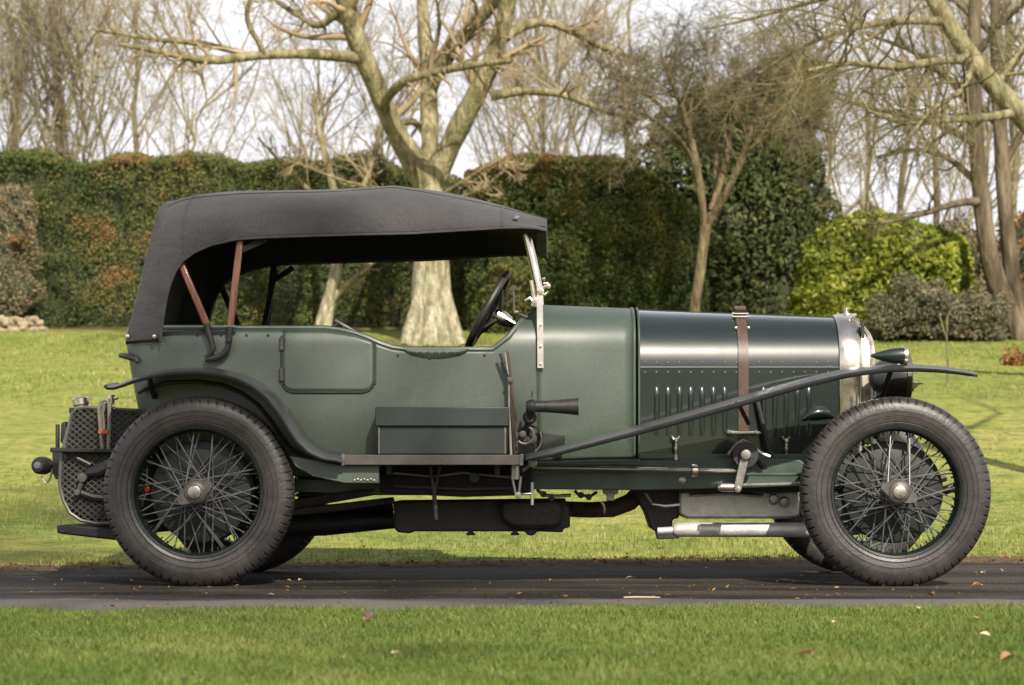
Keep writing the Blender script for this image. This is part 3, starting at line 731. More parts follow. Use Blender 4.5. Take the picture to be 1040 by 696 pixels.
px_tree('bare_tree', 'slender multi stemmed brown tree with dense fine twigs behind the bonnet', 706, 33.6,
    [[(700,352,7,0),(703,335,5.8,0),(706,310,5,0),(711,275,5,0),(715,245,5.6,0),(717,228,5.6,0)]],
    [[(716,232,4.4,0),(713,205,4,0),(709,175,4.6,-.1),(702,140,3.8,-.2),(690,100,2.6,-.3),(672,60,1.6,-.4)],[(718,230,4,0),(725,205,3.6,.1),(734,178,4,.2),(741,148,3.4,.3),(745,110,2.4,.4),(750,60,1.5,.5)],[(719,228,4.4,0),(730,208,4.2,-.2),(745,184,3.8,-.3),(756,155,3.8,-.4),(768,118,2.8,-.5),(790,70,1.6,-.6)],[(722,215,3.6,0),(728,190,3.2,.4),(728,160,2.8,.7),(722,120,2,1),(715,75,1.2,1.2)],
     [(708,170,2.6,0),(690,140,2.4,-.4),(660,118,2,-.8),(632,108,1.4,-1)],[(756,155,2.6,-.4),(785,135,2.4,-.8),(815,125,1.8,-1.1),(845,135,1.2,-1.4)],[(703,145,2.4,0),(675,110,2,.4),(640,85,1.5,.8),(615,78,1,1)],[(760,140,2.4,0),(790,100,2,.4),(830,75,1.5,.7)]],
    [(20,.66,60,6,.18,.0,.006,4),(14,.55,52,5,.22,.0,.0045,3),(8,.6,52,4,.25,-.02,.0035,3)], M['brownbark'], M['brownbark'], M['browntwig'], sides=8, t0=.5)

px_tree('bare_tree', 'curved grey brown trunk leaning left beside the right edge', 1030, 34.6,
    [[(1046,365,15,0),(1038,345,13,0),(1030,325,11.5,0),(1016,302,10.5,0),(1006,280,10,0),(1001,250,9.5,0),(998,215,9,0),(995,180,8.5,0),(991,145,8,0),(988,110,7.5,0),(989,70,7,0),(990,30,6.5,0),(990,-40,5,0)]],
    [[(1000,205,5,0),(975,205,3.8,-.3),(945,215,3,-.6),(905,226,2.2,-.9),(870,228,1.4,-1.1)],[(995,150,5,0),(965,130,4,-.3),(930,118,3,-.6),(890,112,2.2,-.8),(850,100,1.4,-1)],[(991,110,4.5,0),(960,75,3.5,.3),(925,50,2.6,.6),(880,35,1.6,.9)],[(996,190,4,0),(965,160,3,.4),(930,150,2.2,.8),(890,160,1.4,1.1)],[(989,60,4,0),(1015,25,3,-.3),(1045,0,2,-.5)],[(990,20,3.6,0),(955,-15,2.8,.3),(910,-30,1.8,.6)]],
    [(9,.5,50,7,.18,.02,.008,4),(7,.5,45,5,.2,.02,.006,3),(5,.5,45,4,.22,.0,.005,3)], M['darkbark'], M['darkbark'], M['browntwig'], sides=8)
px_tree('bare_tree', 'straight darker trunk just right of the curved trunk', 1034, 35.4,
    [[(1040,352,10,0),(1035,325,9,0),(1029,290,8.5,0),(1024,250,8,0),(1020,200,7.8,0),(1017,150,7.4,0),(1014,100,7,0),(1012,50,6.5,0),(1010,-40,5,0)]],
    [[(1018,170,4.5,0),(1040,130,3.6,.2),(1060,90,2.4,.4)],[(1016,130,4,0),(985,95,3,.4),(950,70,2.2,.8),(915,62,1.4,1.1)],[(1014,90,4,0),(1040,50,3,-.3),(1070,10,2,-.5)],[(1012,40,4,0),(980,5,3,.4),(940,-15,2,.7)]],
    [(8,.5,50,6,.18,.02,.008,4),(7,.5,45,5,.2,.02,.006,3),(5,.5,45,4,.22,.0,.005,3)], M['darkbark'], M['darkbark'], M['browntwig'], sides=8)
# nearer tree out of frame to the right: one heavy limb and drooping twigs reach into the picture
px_tree('bare_tree', 'lichen covered limb and drooping pale twigs reaching in at the upper right corner', 1180, 25.5,
    [[(1190,480,26,0),(1185,380,22,0),(1170,290,19,0),(1140,220,16,0),(1090,165,13,0),(1045,130,11.5,0),(1010,92,10.5,0),(985,58,10,0),(962,25,9,0),(943,-5,8,0),(915,-60,5,0)]],
    [[(1030,115,5,0),(1000,120,4,-.5),(960,122,3.2,-1),(920,128,2.4,-1.4),(880,112,1.6,-1.8)],[(985,60,5.5,0),(950,62,4.2,-.6),(905,70,3.2,-1.2),(860,62,2.4,-1.8),(820,72,1.5,-2.2)],[(960,22,5,0),(915,20,3.8,-.4),(865,28,2.8,-.8),(815,45,2,-1.2),(770,75,1.2,-1.6)],[(945,-5,4,0),(890,-12,3.2,.4),(830,0,2.4,.8),(770,18,1.6,1.2),(715,30,1,1.6)],[(1010,90,4,0),(1030,60,3,.3),(1050,30,2,.6)],[(990,65,4,0),(975,95,3,-.8),(945,110,2,-1.3),(915,150,1.2,-1.6)]],
    [(22,.55,52,8,.17,-.01,.0055,4),(9,.5,48,6,.2,-.03,.0033,3),(4,.5,42,5,.2,-.03,.0024,3)], M['limb'], M['limb'], M['greentwig'], sides=9)

# wood beyond the hedge: three kinds of bare tree, each copied with its parts
def wild(kind, H, nl, cfg, seed_up, rtrunk, twm):
    root = empty('woodland_tree', (0, 0, 0), '', 'tree', 'bare trees beyond the hedge')
    P = 14; z = np.linspace(0, H, P); tp = np.stack([np.cumsum(rng.normal(size=P)*.09), np.cumsum(rng.normal(size=P)*.09), z], 1)[None]
    tr = (rtrunk*(1-.85*z/H))[None]
    v, q = path_mesh([(tp, tr, 8)], 0); np_mesh('trunk', v, quads=q, mats=M['limb'], parent=root, smooth=True)
    cur = grow(tp, tr, nl, *seed_up); g = [(cur[0], cur[1], 5)]
    for (k, ratio, ang, P_2, wander, up, rmin, S) in cfg:
        cur = grow(cur[0], cur[1], k, ratio, ang, P_2, wander, up, rmin); g.append((cur[0], cur[1], S))
    v, q = path_mesh(g, 0); np_mesh('crown', v, quads=q, mats=twm, parent=root)
    return root
protoA = wild(0, 13, 15, [(9,.5,50,7,.2,.03,.008,4),(7,.55,48,5,.24,.02,.0048,3),(4,.6,48,4,.24,.01,.0034,3)], (.42,50,8,.12,.06,.03,.10), .135, M['woodtwig'])
protoB = wild(1, 11, 15, [(8,.5,46,7,.17,.04,.007,4),(7,.5,44,5,.22,.03,.0045,3),(3,.6,42,4,.22,.02,.0034,3)], (.45,34,8,.10,.09,.03,.05), .10, M['woodtwig'])
protoC = wild(2, 4.6, 20, [(9,.5,42,6,.18,.05,.006,3),(6,.5,42,5,.22,.03,.004,3),(3,.6,42,4,.22,.02,.0030,3)], (.75,32,8,.10,.10,.02,.02), .05, M['woodtwig'])
WOOD = [  # kind, px, depth, scale, turn, label
 (0,8,47,1.0,.3,'bare tree with thick pale trunk at the far left edge'),(1,48,45,1.05,1.0,'narrow bare tree with upright branches above the left end of the hedge'),(0,78,50,1.1,2.2,'bare tree with pale trunk between two upright trees on the left'),
 (2,30,43,1.0,.5,'low tangled bare shrub at the far left above the hedge'),(2,100,43.5,1.1,1.4,'low tangled bare shrub above the rusty hedge patch'),(0,138,50,.75,4.0,'bare spreading tree above the rear corner of the hood'),
 (2,165,43,1.15,3.4,'low tangled bare shrub above the rear corner of the hood'),(2,216,48,.7,2.2,'small pale bare shrub under the open patch of sky'),
 (1,300,52,.62,3.3,'upright pale bare tree left of the big forked tree'),(2,322,46,1.1,4.4,'bushy pale bare shrub left of the big forked tree'),
 (1,530,52,1.0,1.9,'slim bare tree right of the big forked tree'),(1,572,48,1.0,4.9,'upright bare tree above the domed hedge'),(0,640,58,.9,3.6,'bare spreading tree beyond the domed hedge'),(2,550,45,.95,1.1,'low bare shrub just above the domed hedge'),
 (1,862,54,1.0,2.0,'slim bare tree above the bright laurel'),(0,905,56,.9,5.5,'bare spreading tree above the right part of the laurel'),(1,945,50,1.0,.4,'upright bare tree behind the right end of the laurel'),(2,960,44,1.2,2.7,'tangled brown bare shrub behind the right end of the laurel'),(0,1040,48,1.0,1.2,'bare tree at the right edge behind the two trunks'),(2,1010,45,1.3,4.1,'tangled bare shrub between the two right hand trunks'),
 (2,60,44,1.2,2.0,'low tangled bare shrub between the left hand trunks'),(0,-40,49,1.05,3.0,'bare tree just beyond the left edge'),(2,-15,43,1.2,5.0,'low bare shrub just beyond the left edge')]
WOOD += [(2,5,42.5,1.25,3.1,'tangled bare shrub over the beige shrub at the far left'),
 (2,350,46,1.2,2.9,'pale bare shrub just left of the big forked trunk'),(2,600,45,1.25,.6,'pale bare shrub above the right shoulder of the domed hedge'),(2,505,46,1.2,3.9,'pale bare shrub right beside the big forked trunk'),(2,880,46,1.4,5.7,'pale tangled bare shrub above the laurel')]
WOOD += [(1,-160,50,1.0,1.3,'upright bare tree well beyond the left edge'),(0,-290,48,1.0,4.3,'spreading bare tree well beyond the left edge'),(2,-110,43,1.2,.8,'tangled bare shrub well beyond the left edge'),(0,1230,50,1.0,3.3,'spreading bare tree well beyond the right edge'),(1,1130,47,1.0,.5,'upright bare tree well beyond the right edge')]
WOOD.append((0,1290,14.6,1.0,.8,'bare tree beyond the right edge whose shadow falls on the lawn'))
used = set()
for kind, px, d, s_, rz, lab in WOOD:
    pr = (protoA, protoB, protoC)[kind]
    if kind in used:
        r_ = pr.copy(); COL.objects.link(r_)
        for ch in list(pr.children):
            c_ = ch.copy(); COL.objects.link(c_); c_.parent = r_
    else: r_ = pr; used.add(kind)
    r_['label'] = lab; r_.location = (XD(px, d), d-CAMD, gzf(d)-.05); r_.rotation_euler = (0, 0, rz); r_.scale = (s_, s_, s_)

# ---- far house behind the laurel
M['render'] = mat('white_render', (.72,.70,.68), .8, vary=.06); M['brick'] = mat('red_brick', (.30,.13,.085), .85, vary=.3, scale=20); M['tile'] = mat('grey_tiles', (.42,.40,.38), .8, vary=.3, scale=8)
dh = 74.0; hb = empty('house', (XD(860, dh), dh-CAMD, gzf(dh)), 'white gabled house with brick chimney glimpsed through twigs above the laurel', 'house')
def HL(px, py): return (XD(px, dh)-hb.location.x, ZD(py, dh)-hb.location.z)
mb = MB(); mb.prism([HL(846,380), HL(905,380), HL(905,222), HL(875,198), HL(846,222)], 0, 6); mb.build('wall', M['render'], hb)
mb = MB()
a, b_, c_ = HL(843,224), HL(875,195.5), HL(908,224)
mb.add([(a[0],-.3,a[1]),(b_[0],-.3,b_[1]),(b_[0],6.3,b_[1]),(a[0],6.3,a[1]),(c_[0],-.3,c_[1]),(c_[0],6.3,c_[1])], [(0,1,2,3),(1,4,5,2)]); rf = mb.build('roof', M['tile'], hb, solid=.15)
mb = MB(); mb.pxprism([(0,0)]*3, 0, 0) if False else None
x0_, z0_ = HL(833,330); x1_, z1_ = HL(845,196)
mb.prism([(x0_,z0_),(x1_,z0_),(x1_,z1_+.25),(x1_+.06,z1_+.25),(x1_+.06,z1_),(x0_-.06,z1_),(x0_-.06,z1_+.25),(x0_,z1_+.25)], 1.0, 1.9); ch_ = mb.build('chimney', M['brick'], rf)
mb = MB(); mb.lathe([(.09,0),(.08,.3),(.06,.3)], ((x0_+x1_)/2, 1.4, z1_), axis=(0,0,1), n=12); mb.build('chimney_pot', M['brick'], rf)
for px in (862, 886):
    mb = MB(); x_, z_ = HL(px, 236); mb.box((x_, -.02, z_), (.8, .08, 1.1)); w_ = mb.build('window', M['lining'], hb)

# ---- bare tree beside the photographer: its crown dapples the tail of the car and the verge
protoD = wild(3, 13.0, 26, [(9,.5,50,7,.2,.03,.010,4),(9,.55,48,5,.24,.02,.0070,3),(6,.6,48,4,.24,.01,.006,3)], (.40,52,8,.14,.06,.022,.60), .10, M['greentwig'])
del protoD['group']; protoD['label'] = 'bare tree standing beside the photographer'; protoD['category'] = 'tree'
protoD.location = (1.05, -13.4, 0); protoD.rotation_euler = (0, 0, 2.0)
r_ = protoD.copy(); COL.objects.link(r_); r_['label'] = 'second bare tree standing left of the photographer'
for ch in list(protoD.children):
    c_ = ch.copy(); COL.objects.link(c_); c_.parent = r_
r_.location = (-1.6, -13.3, 0); r_.rotation_euler = (0, 0, 4.4)
# ---- trees far behind the photographer: they show in the paint
for i in range(9):
    x = -66 + 12*i; h_ = 8.5 + 2.5*math.sin(i*2.3); r_ = 6.2
    o = empty('evergreen_tree', (x, -78 + 3*math.sin(i*1.7), 0), 'broad dark evergreen in the tree line far behind the photographer', 'tree', 'evergreens far behind the photographer')
    N = 2600; zz = rng.random(N); th = rng.random(N)*2*np.pi
    rr = r_*np.minimum(1, (1-zz)*2.2)**.5*(1-rng.exponential(.15, N))
    p = np.stack([np.cos(th)*rr, np.sin(th)*rr, zz*h_], 1)
    leaf_cloud('foliage', p, np.stack([np.cos(th), np.sin(th), .3+0*th], 1), 1.2*(.6+.7*rng.random(N)), .4+.2*rng.normal(size=N), M['darkleaf'], o)
    mb = MB(); mb.lathe([(r_*.7,0),(r_*.7,h_*.5),(r_*.4,h_*.8),(0,h_*.92)], axis=(0,0,1), n=14); mb.build('trunk', M['core'], o)  # solid dark filler inside the crown, shade put into its colour

# ---- sapling, logs, leaf litter
sp_ = empty('sapling', (XD(962, 25.6), 25.6-CAMD, gzf(25.6)), 'thin staked sapling on the lawn beyond the front wing', 'sapling')
mb = MB(); q_ = [W(962, 396, 25.6-CAMD), W(963, 370, 25.6-CAMD), W(961.5, 345, 25.6-CAMD), W(962, 322, 25.6-CAMD)]
o_ = Vector(sp_.location); mb.tube([p-o_ for p in q_], [.018,.014,.011,.008], 6)
mb.tube([q_[2]-o_, W(957, 330, 25.6-CAMD)-o_, W(954, 318, 25.6-CAMD)-o_], [.009,.006,.004], 5); mb.tube([q_[3]-o_, W(968, 312, 25.6-CAMD)-o_], [.007,.004], 5)
mb.build('trunk', M['limb'], sp_)
# ================================================================== THE CAR
car = empty('vintage_car', (0, 0, 0), 'dark green vintage open tourer with black canvas hood and wire wheels parked on the drive', 'car')

TOPY = [(126,334),(165,333),(330,333),(345,335),(360,338.5),(374,343.5),(386,349),(398,353),(412,355),(500,355),(507,350),(517,342),(527,328),(533,319),(540,314),(545.9,311.5)]
HALF = [(123.6,.05),(124.2,.20),(125.2,.33),(127,.42),(130,.475),(135,.515),(143,.545),(155,.562),(175,.572),(300,.578),(470,.578),(520,.572),(548,.562),(600,.497),(646,.425)]
BOTY = [(124,430),(150,462),(200,476),(300,484),(384,491),(386,480),(400,476),(545,470),(646,468)]
def body_section(px, cut=True):
    w = lerp_table(HALF, px)
    zb = ZP(lerp_table(BOTY, px), -w); zt = ZP(lerp_table([(124,309),(540,311),(646,314.5)], px), 0.0)
    zs = ZP(352, -w)
    pts = []
    zm = zb + (zs-zb)*0.55
    for i in range(14):
        t = i/14
        z = zb + (zs-zb)*t
        k = (z-zm)/(zs-zb)
        pts.append((w*(1 - 0.055*k*k*(4 if k < 0 else 1.0)), z))
    ws = w*(1-0.055*0.45**2)
    for i in range(31):
        a = math.pi/2*i/30
        e = 0.86
        pts.append((ws*math.cos(a)**e, zs + (zt-zs)*math.sin(a)**e))
    return pts
def resample(pts, n):
    d = [0]
    for a, b in zip(pts, pts[1:]): d.append(d[-1] + math.dist(a, b))
    ts = np.linspace(0, d[-1], n)
    return list(zip(np.interp(ts, d, [p[0] for p in pts]), np.interp(ts, d, [p[1] for p in pts])))
def cut_pts(pts, zc):
    o = []
    for a, b in zip(pts, pts[1:]):
        o.append(a)
        if b[1] > zc:
            t = (zc-a[1])/max(1e-9, b[1]-a[1]); o.append((a[0]+(b[0]-a[0])*t, zc)); return o
    o.append(pts[-1]); return o
stations = [123.6,124.2,125.2,127,130,135,143,155,175,200,240,280,310,330,345,352,360,367,374,380,386,392,398,405,412,430,460,490,500,503.5,507,512,517,522,527,530,533,536.5,540,543,545.9]
for side, nm in ((-1, 'body'), (1, 'body')):
    pass
mb = MB()
for side in (-1, 1):
    rows = []
    for px in stations:
        w = lerp_table(HALF, px)
        pts = body_section(px)
        yt = lerp_table(TOPY, px)
        zc = ZP(yt, -w)
        pts = resample(cut_pts(pts, zc), 26)
        # small rolled edge at the top of the cutaway
        x0 = XP(px, -max(w, .45))
        row = []
        for (y, z) in pts:
            sl_ = max(0, 1-(px-123.6)/80.0)
            x = x0 + 0.075*sl_*max(0, (ZP(350, -.5) - z))/0.4
            row.append(Vector((x, side*y, z)))
        rows.append(row)
    mb.grid(rows)
# scuttle: closed over the top from the windscreen to the bonnet
rows = []
for px in [545.9, 552, 560, 575, 590, 605, 620, 634, 646]:
    w = lerp_table(HALF, px)
    pts = resample(body_section(px), 44)
    x = XP(px, -w)
    rows.append([Vector((x, -y, z)) for y, z in pts] + [Vector((x, y, z)) for y, z in reversed(pts[:-1])])
mb.grid(rows)
# tail panel closing the rear
px = 123.6; pts = resample(cut_pts(body_section(px), ZP(334, -.05)), 26)
body = mb.build('body', [M['body'], M['trim']], car, smooth=50, solid=0.022, solid_off=-1, mat_off=1)
# rolled edge bead along the cutaway, and bead between scuttle and bonnet
mb = MB()
for side in (-1, 1):
    pts = []
    for px in [140,165,240,330,345,352,360,367,374,380,386,392,398,405,412,430,460,490,500,503.5,507,512,517,522,527,530,533]:
        w = lerp_table(HALF, px); s = cut_pts(body_section(px), ZP(lerp_table(TOPY, px), -w))[-1]
        pts.append((XP(px, -w), side*(s[0]-.008), s[1]))
    mb = MB(); mb.tube(pts, 0.013, 8); mb.build('edge_roll', M['body'], body)
mb = MB()
for px, r in ((644, .007), (649, .005)):
    pts = resample(body_section(645), 40)
    ring = [(XP(px, -.42), -y*1.004, z) for y, z in pts] + [(XP(px, -.42), y*1.004, z) for y, z in reversed(pts[:-1])]
    mb.tube(ring, r, 8)
mb.build('bead', M['body'], body)
# floor and inner bulkhead
mb = MB()
mb.box((XP(330,-.5), 0, ZP(470,-.5)), (XP(540,-.5)-XP(135,-.5), 1.06, .03))
mb.build('floor', M['lining'], car)
mb = MB()
px = 556; pts = resample(body_section(px), 44)
ring = [(-y*.96, z-.012) for y, z in pts] + [(y*.96, z-.012) for y, z in reversed(pts[:-1])]
x = XP(px, -.5)
n_ = len(ring)
mb.add([Vector((x, a, b)) for a, b in ring] + [Vector((x+.02, a, b)) for a, b in ring], [tuple(range(n_)), tuple(range(2*n_-1, n_-1, -1))] + [(i, i+1, n_+i+1, n_+i) for i in range(n_-1)])
mb.build('dashboard', M['wood'], car, smooth=30)
# leathercloth seats, mostly hidden below the body edge
for a, b, top in ((215, 300, 338), (395, 470, 358)):
    mb = MB()
    mb.pxprism([(a, 440), (b, 440), (b, 415), (a+35, 412), (a+18, top), (a-4, top), (a-10, 440)], -.46, .46)
    s_ = mb.build('seat', M['trim'], car, bevel=.03)

# ---- door with its hinges
def side_y(px, z):
    s = body_section(px); zs = [p[1] for p in s[:20]]; ys = [p[0] for p in s[:20]]
    return float(np.interp(z, zs, ys))
def on_side(px, py, off=0.0):
    w = lerp_table(HALF, px); z = ZP(py, -w)
    return Vector((XP(px, -w), -(side_y(px, z)+off), z))
outl = [(286,341),(286,386),(287.5,391.5),(291,396),(297,398.5),(368,398.5),(374,397),(378,393),(379.8,387),(380,348)]
mb = MB()
# door skin: a grid clinging to the body side, proud of it
us = np.linspace(0, 1, 24)
rows = []
for j in range(16):
    t = j/15; row = []
    for u in us:
        px = 287 + 92.5*u
        top = lerp_table(TOPY, px) + 2.5
        cy = 398 if 10 < 92.5*u < 82.5 else 398 - (11 - math.sqrt(max(0, 121-(11-min(92.5*u, 92.5*(1-u)))**2)))
        row.append(on_side(px, top + (cy-top)*t, .004))
    rows.append(row)
mb.grid(rows)
door = mb.build('door', M['door'], car, smooth=50, solid=.006, solid_off=0)
mb = MB()
mb.tube([on_side(a, b, .004) for a, b in outl], .0058, 6)
mb.build('door_bead', M['black'], door)
mb = MB()
mb.bar(on_side(380.2, 348, .004), on_side(380, 390, .004), .006, .018, up=(1, 0, 0))
mb.build('shut_strip', M['trim'], door)
for y0, y1 in ((343, 356), (374, 387)):
    mb = MB()
    mb.tube([on_side(286, y0, .008), on_side(286, y1, .008)], .0095, 10)
    for k in range(3): mb.lathe([(.0, -.004), (.011, -.004), (.011, .004), (0, .004)], on_side(286, y0+1.5+5*k*(y1-y0)/13, .008), axis=(0,0,1), n=10)
    mb.build('hinge', M['dullnickel'], door)
mb = MB()
for px, py in ((200,340.5),(224,340.5),(250,340.5),(272,340.5),(304,340.5),(330,341),(355,345),(404,361),(492,361),(436,364)):
    mb = MB(); c = on_side(px, py, .002); mb.lathe([(0,-.004),(.005,-.003),(.006,.002)], c, axis=(0,1,0), n=8); mb.build('hood_stud', M['black'], body)
# padded laced edge on the cutaway
mb = MB()
rows = []
for i in range(25):
    px = 410 + 66*i/24; h = 8.5*math.sin(math.pi*min(1, max(0, (i/24)))**0.9)**.55
    rows.append([on_side(px, 354.5 + h*t, .003 + .006*math.sin(math.pi*t)) for t in (0, .25, .5, .75, 1)])
mb.grid(rows)
pad = mb.build('elbow_pad', M['door'], car, smooth=60)
mb = MB()
mb.tube([on_side(410+66*i/24, 354.5+9.2*math.sin(math.pi*i/24)**.55, .003) for i in range(25)], .0026, 6)
for k in range(7):
    c = 420 + 46*k/6
    mb.tube([on_side(c-3, 360, .016), on_side(c-1.5, 357.8, .018), on_side(c+1, 357.6, .018), on_side(c+3, 359.5, .016)], .0018, 6)
mb.build('lacing', M['trim'], pad)

# ---- bonnet
BHALF = [(648,.424),(853,.292)]
def bonnet_sec(px, grow=0.0, n=44):
    w = lerp_table(BHALF, px) + grow
    zb = ZP(463, -w); zs = ZP(lerp_table([(648,373),(853,374)], px), -w); zt = ZP(lerp_table([(648,315.5),(853,323)], px), 0) + grow
    pts = [(w*(.985+.015*i/10), zb+(zs-zb)*i/11) for i in range(11)]
    for i in range(n):
        a = math.pi/2*i/(n-1)
        pts.append((w*math.cos(a)**.92, zs+(zt-zs)*math.sin(a)**.92))
    return pts
def bon_ring(px, grow=0.0, xoff=0.0):
    s = bonnet_sec(px, grow); x = XP(px, -lerp_table(BHALF, px)) + xoff
    return [Vector((x, -y, z)) for y, z in s] + [Vector((x, y, z)) for y, z in reversed(s[:-1])]
mb = MB()
mb.grid([bon_ring(p) for p in np.linspace(648.5, 852, 14)])
bonnet = mb.build('bonnet', M['bonnet'], car, smooth=40)
def bon_pt(px, py, off=0.0):
    w = lerp_table(BHALF, px); z = ZP(py, -w)
    s = bonnet_sec(px); ys = np.interp(z, [p[1] for p in s], [p[0] for p in s])
    return Vector((XP(px, -w), -(float(ys)+off), z))
mb = MB()
mb.tube([bon_pt(p, 373.2, -.0005) for p in np.linspace(649, 852, 20)], .0030, 8)
mb.tube([v*1 + Vector((0,0,.002)) for v in [bon_ring(p)[54] for p in np.linspace(649, 852, 10)]], .004, 6)
mb.build('hinge_rod', M['bonnet'], bonnet)
mb = MB()
for py in (368.2, 378.0):
    for px in np.arange(655, 850, 11.6):
        c = bon_pt(px, py, .0); mb.lathe([(0,-.004),(.0035,-.003),(.005,0),(.005,.003)], c, axis=(0,1,0), n=8)
mb.build('rivet', M['spoke'], bonnet)
for px in [666.5, 678, 689.6, 701, 712.5, 724, 735.5, 775, 786.5, 798, 809.5, 821]:
    mb = MB(); rows = []
    for i in range(13):
        t = i/12; py = 393 + 50*t
        h = .013*math.sin(math.pi*min(1, t*7)/2)*(1-t)**.8
        rows.append([bon_pt(px-2.2, py, 0), bon_pt(px-1.2, py, h*.75), bon_pt(px+.4, py, h), bon_pt(px+2.6, py, h*.75), bon_pt(px+3.4, py, 0)])
    mb.grid(rows)
    mb.build('louvre', M['bonnet'], bonnet, smooth=80)
# teardrop blister on the bonnet side ahead of the louvres
mb = MB(); rows = []
for i in range(15):
    t = i/14; px = 815 + 32*t; hh = math.sin(math.pi*min(1, t*.93+.035))**.6
    rows.append([bon_pt(px, 428 - 3*t - 14*hh*s_, .028*hh*math.sin(math.pi*s_)**.7*1.0) for s_ in np.linspace(0, 1, 10)])
mb.grid(rows); mb.build('blister', M['bonnet'], bonnet, smooth=80)
# sill rail the bonnet sits on
mb = MB()
mb.bar(bon_pt(648, 464, .004), bon_pt(845, 464, .03), .03, .022)
mb.build('bonnet_sill', M['chassis'], car, bevel=.004)
for px in (686, 798):
    mb = MB()
    c = bon_pt(px, 455, .022)
    mb.lathe([(.0,-.055),(.012,-.053),(.013,-.040),(.006,-.034),(.006,-.018),(.010,-.012),(.010,0),(.006,.004),(.006,.022),(.0095,.026),(.0095,.04),(0,.042)], c, axis=(0,0,1), n=14)
    mb.tube([c+Vector((-.018,0,.050)), c+Vector((-.010,0,.038)), c+Vector((0,0,.036)), c+Vector((.010,0,.038)), c+Vector((.018,0,.050))], .0055, 8)
    mb.build('bonnet_catch', M['nickel'], car)

# bonnet strap with buckles
mb = MB(); ring = bon_ring(755, .004); n_ = len(ring)
ring2 = bon_ring(755, .010)
def strap_rows(r0, r1, half, k0, k1):
    rows = []
    for i in range(k0, k1):
        a, b_ = r0[i], r1[i]
        rows.append([a+Vector((-half,0,0)), b_+Vector((-half,0,0)), b_+Vector((half,0,0)), a+Vector((half,0,0))])
    return rows
mb.grid(strap_rows(ring, ring2, .0225, 1, n_-1), closed_u=True)
strap = mb.build('bonnet_strap', M['strap'], car, smooth=40)
mb = MB()
t_ = bon_pt(755, 318, .006)
top = ring2[40]
mb.tube([top+Vector((-.036,0,.012)), top+Vector((-.036,-.03,-.004)), top+Vector((.036,-.03,-.004)), top+Vector((.036,0,.012))], .0055, 8, closed=True)
for i in (30,):
    c = ring2[i]
    for s_ in (-1, 1): mb.lathe([(0,-.006),(.006,-.004),(.006,.004)], c+Vector((s_*.028,-.004,0)), axis=(0,1,0), n=8)
mb.build('buckle', M['nickel'], strap)
mb = MB()
lp = [top + Vector((0, .01, .0)), top + Vector((0,-.012,.030)), top+Vector((0,.03,.046)), top+Vector((0,.08,.03))]
for a, b_ in zip(lp, lp[1:]): mb.bar(a, b_, .05, .006)
mb.build('strap_loop', M['strap'], strap)
mb = MB()
c = bon_pt(755, 440, .03)
mb.tube([c+Vector((-.062,0,0)), c+Vector((.062,0,0))], .0075, 10)
for s_ in (-1, 1): mb.lathe([(0,-.016),(.010,-.013),(.012,-.004),(.009,.008),(.006,.012)], c+Vector((s_*.06,0,0)), axis=(s_,0,0), n=12)
mb.build('strap_bar', M['nickel'], strap)
mb = MB()
a = bon_pt(769, 405, .02)
mb.tube([bon_pt(768, 405, .02), bon_pt(774, 430, .03), bon_pt(779, 455, .05), bon_pt(785, 470, .07), bon_pt(781, 478, .09), bon_pt(772, 474, .1), bon_pt(764, 464, .11)], .011, 8)
mb.build('strap_end', M['black'], strap)

# ---- radiator shell, stone guard, filler cap
mb = MB()
mb.grid([bon_ring(852.6, -.012), bon_ring(852.6, .010), bon_ring(853, .014, .006), bon_ring(853, .014, .085), bon_ring(853, .008, .094), bon_ring(853, -.008, .10), bon_ring(853, -.03, .10)])
radiator = mb.build('radiator', M['nickel'], car, smooth=40)
# stone guard in front of the core, rounding over at the top
mb = MB()
xg = XP(853, -.29)
def guard_pt(u, v):
    # u across -1..1, v 0 bottom .. 1 top
    w = .285; zb = ZP(450, -.28); zt = ZP(326, 0)
    vv = v
    y = u*w*(1 if vv < .6 else math.sqrt(max(0.02, 1-((vv-.6)/.42)**2)*.75+.25*(1)) )
    z = zb + (zt-zb)*vv
    bul = .158 - .075*max(0, (vv-.74)/.26)**2.2 - .012*u*u
    return Vector((xg+bul, y, z))
for k in range(27):
    u = -1 + 2*k/26
    mb.tube([guard_pt(u, v) for v in np.linspace(0, 1, 16)], .0042, 5)
for k in range(34):
    v = k/33
    mb.tube([guard_pt(u, v) for u in np.linspace(-1, 1, 11)], .0042, 5)
for s_ in (-1, 1):
    mb.tube([guard_pt(s_, v) for v in np.linspace(0, 1, 16)], .012, 8)
    mb.grid([[guard_pt(s_, v), Vector((xg+.10, guard_pt(s_, v).y, guard_pt(s_, v).z))] for v in np.linspace(0, 1, 16)])
mb.tube([guard_pt(u, 1) for u in np.linspace(-1, 1, 11)], .012, 8)
mb.build('stone_guard', M['guardnickel'], radiator)
mb = MB()
mb.box((xg+.108, 0, ZP(395, 0)), (.012, .5, .58))
mb.build('core', M['black'], radiator)
mb = MB()
c = Vector((XP(859.5, 0), 0, ZP(328, 0)))
mb.lathe([(.0,-.02),(.030,-.02),(.030,.004),(.035,.008),(.036,.034),(.033,.040),(.012,.044),(.009,.052),(.012,.060),(.008,.068),(0,.070)], c, axis=(0,0,1), n=24)
for s_ in (-1, 1): mb.bar(c+Vector((0,0,.034)), c+Vector((s_*.046,0,.038)), .014, .012)
mb.build('filler_cap', M['nickel'], radiator)

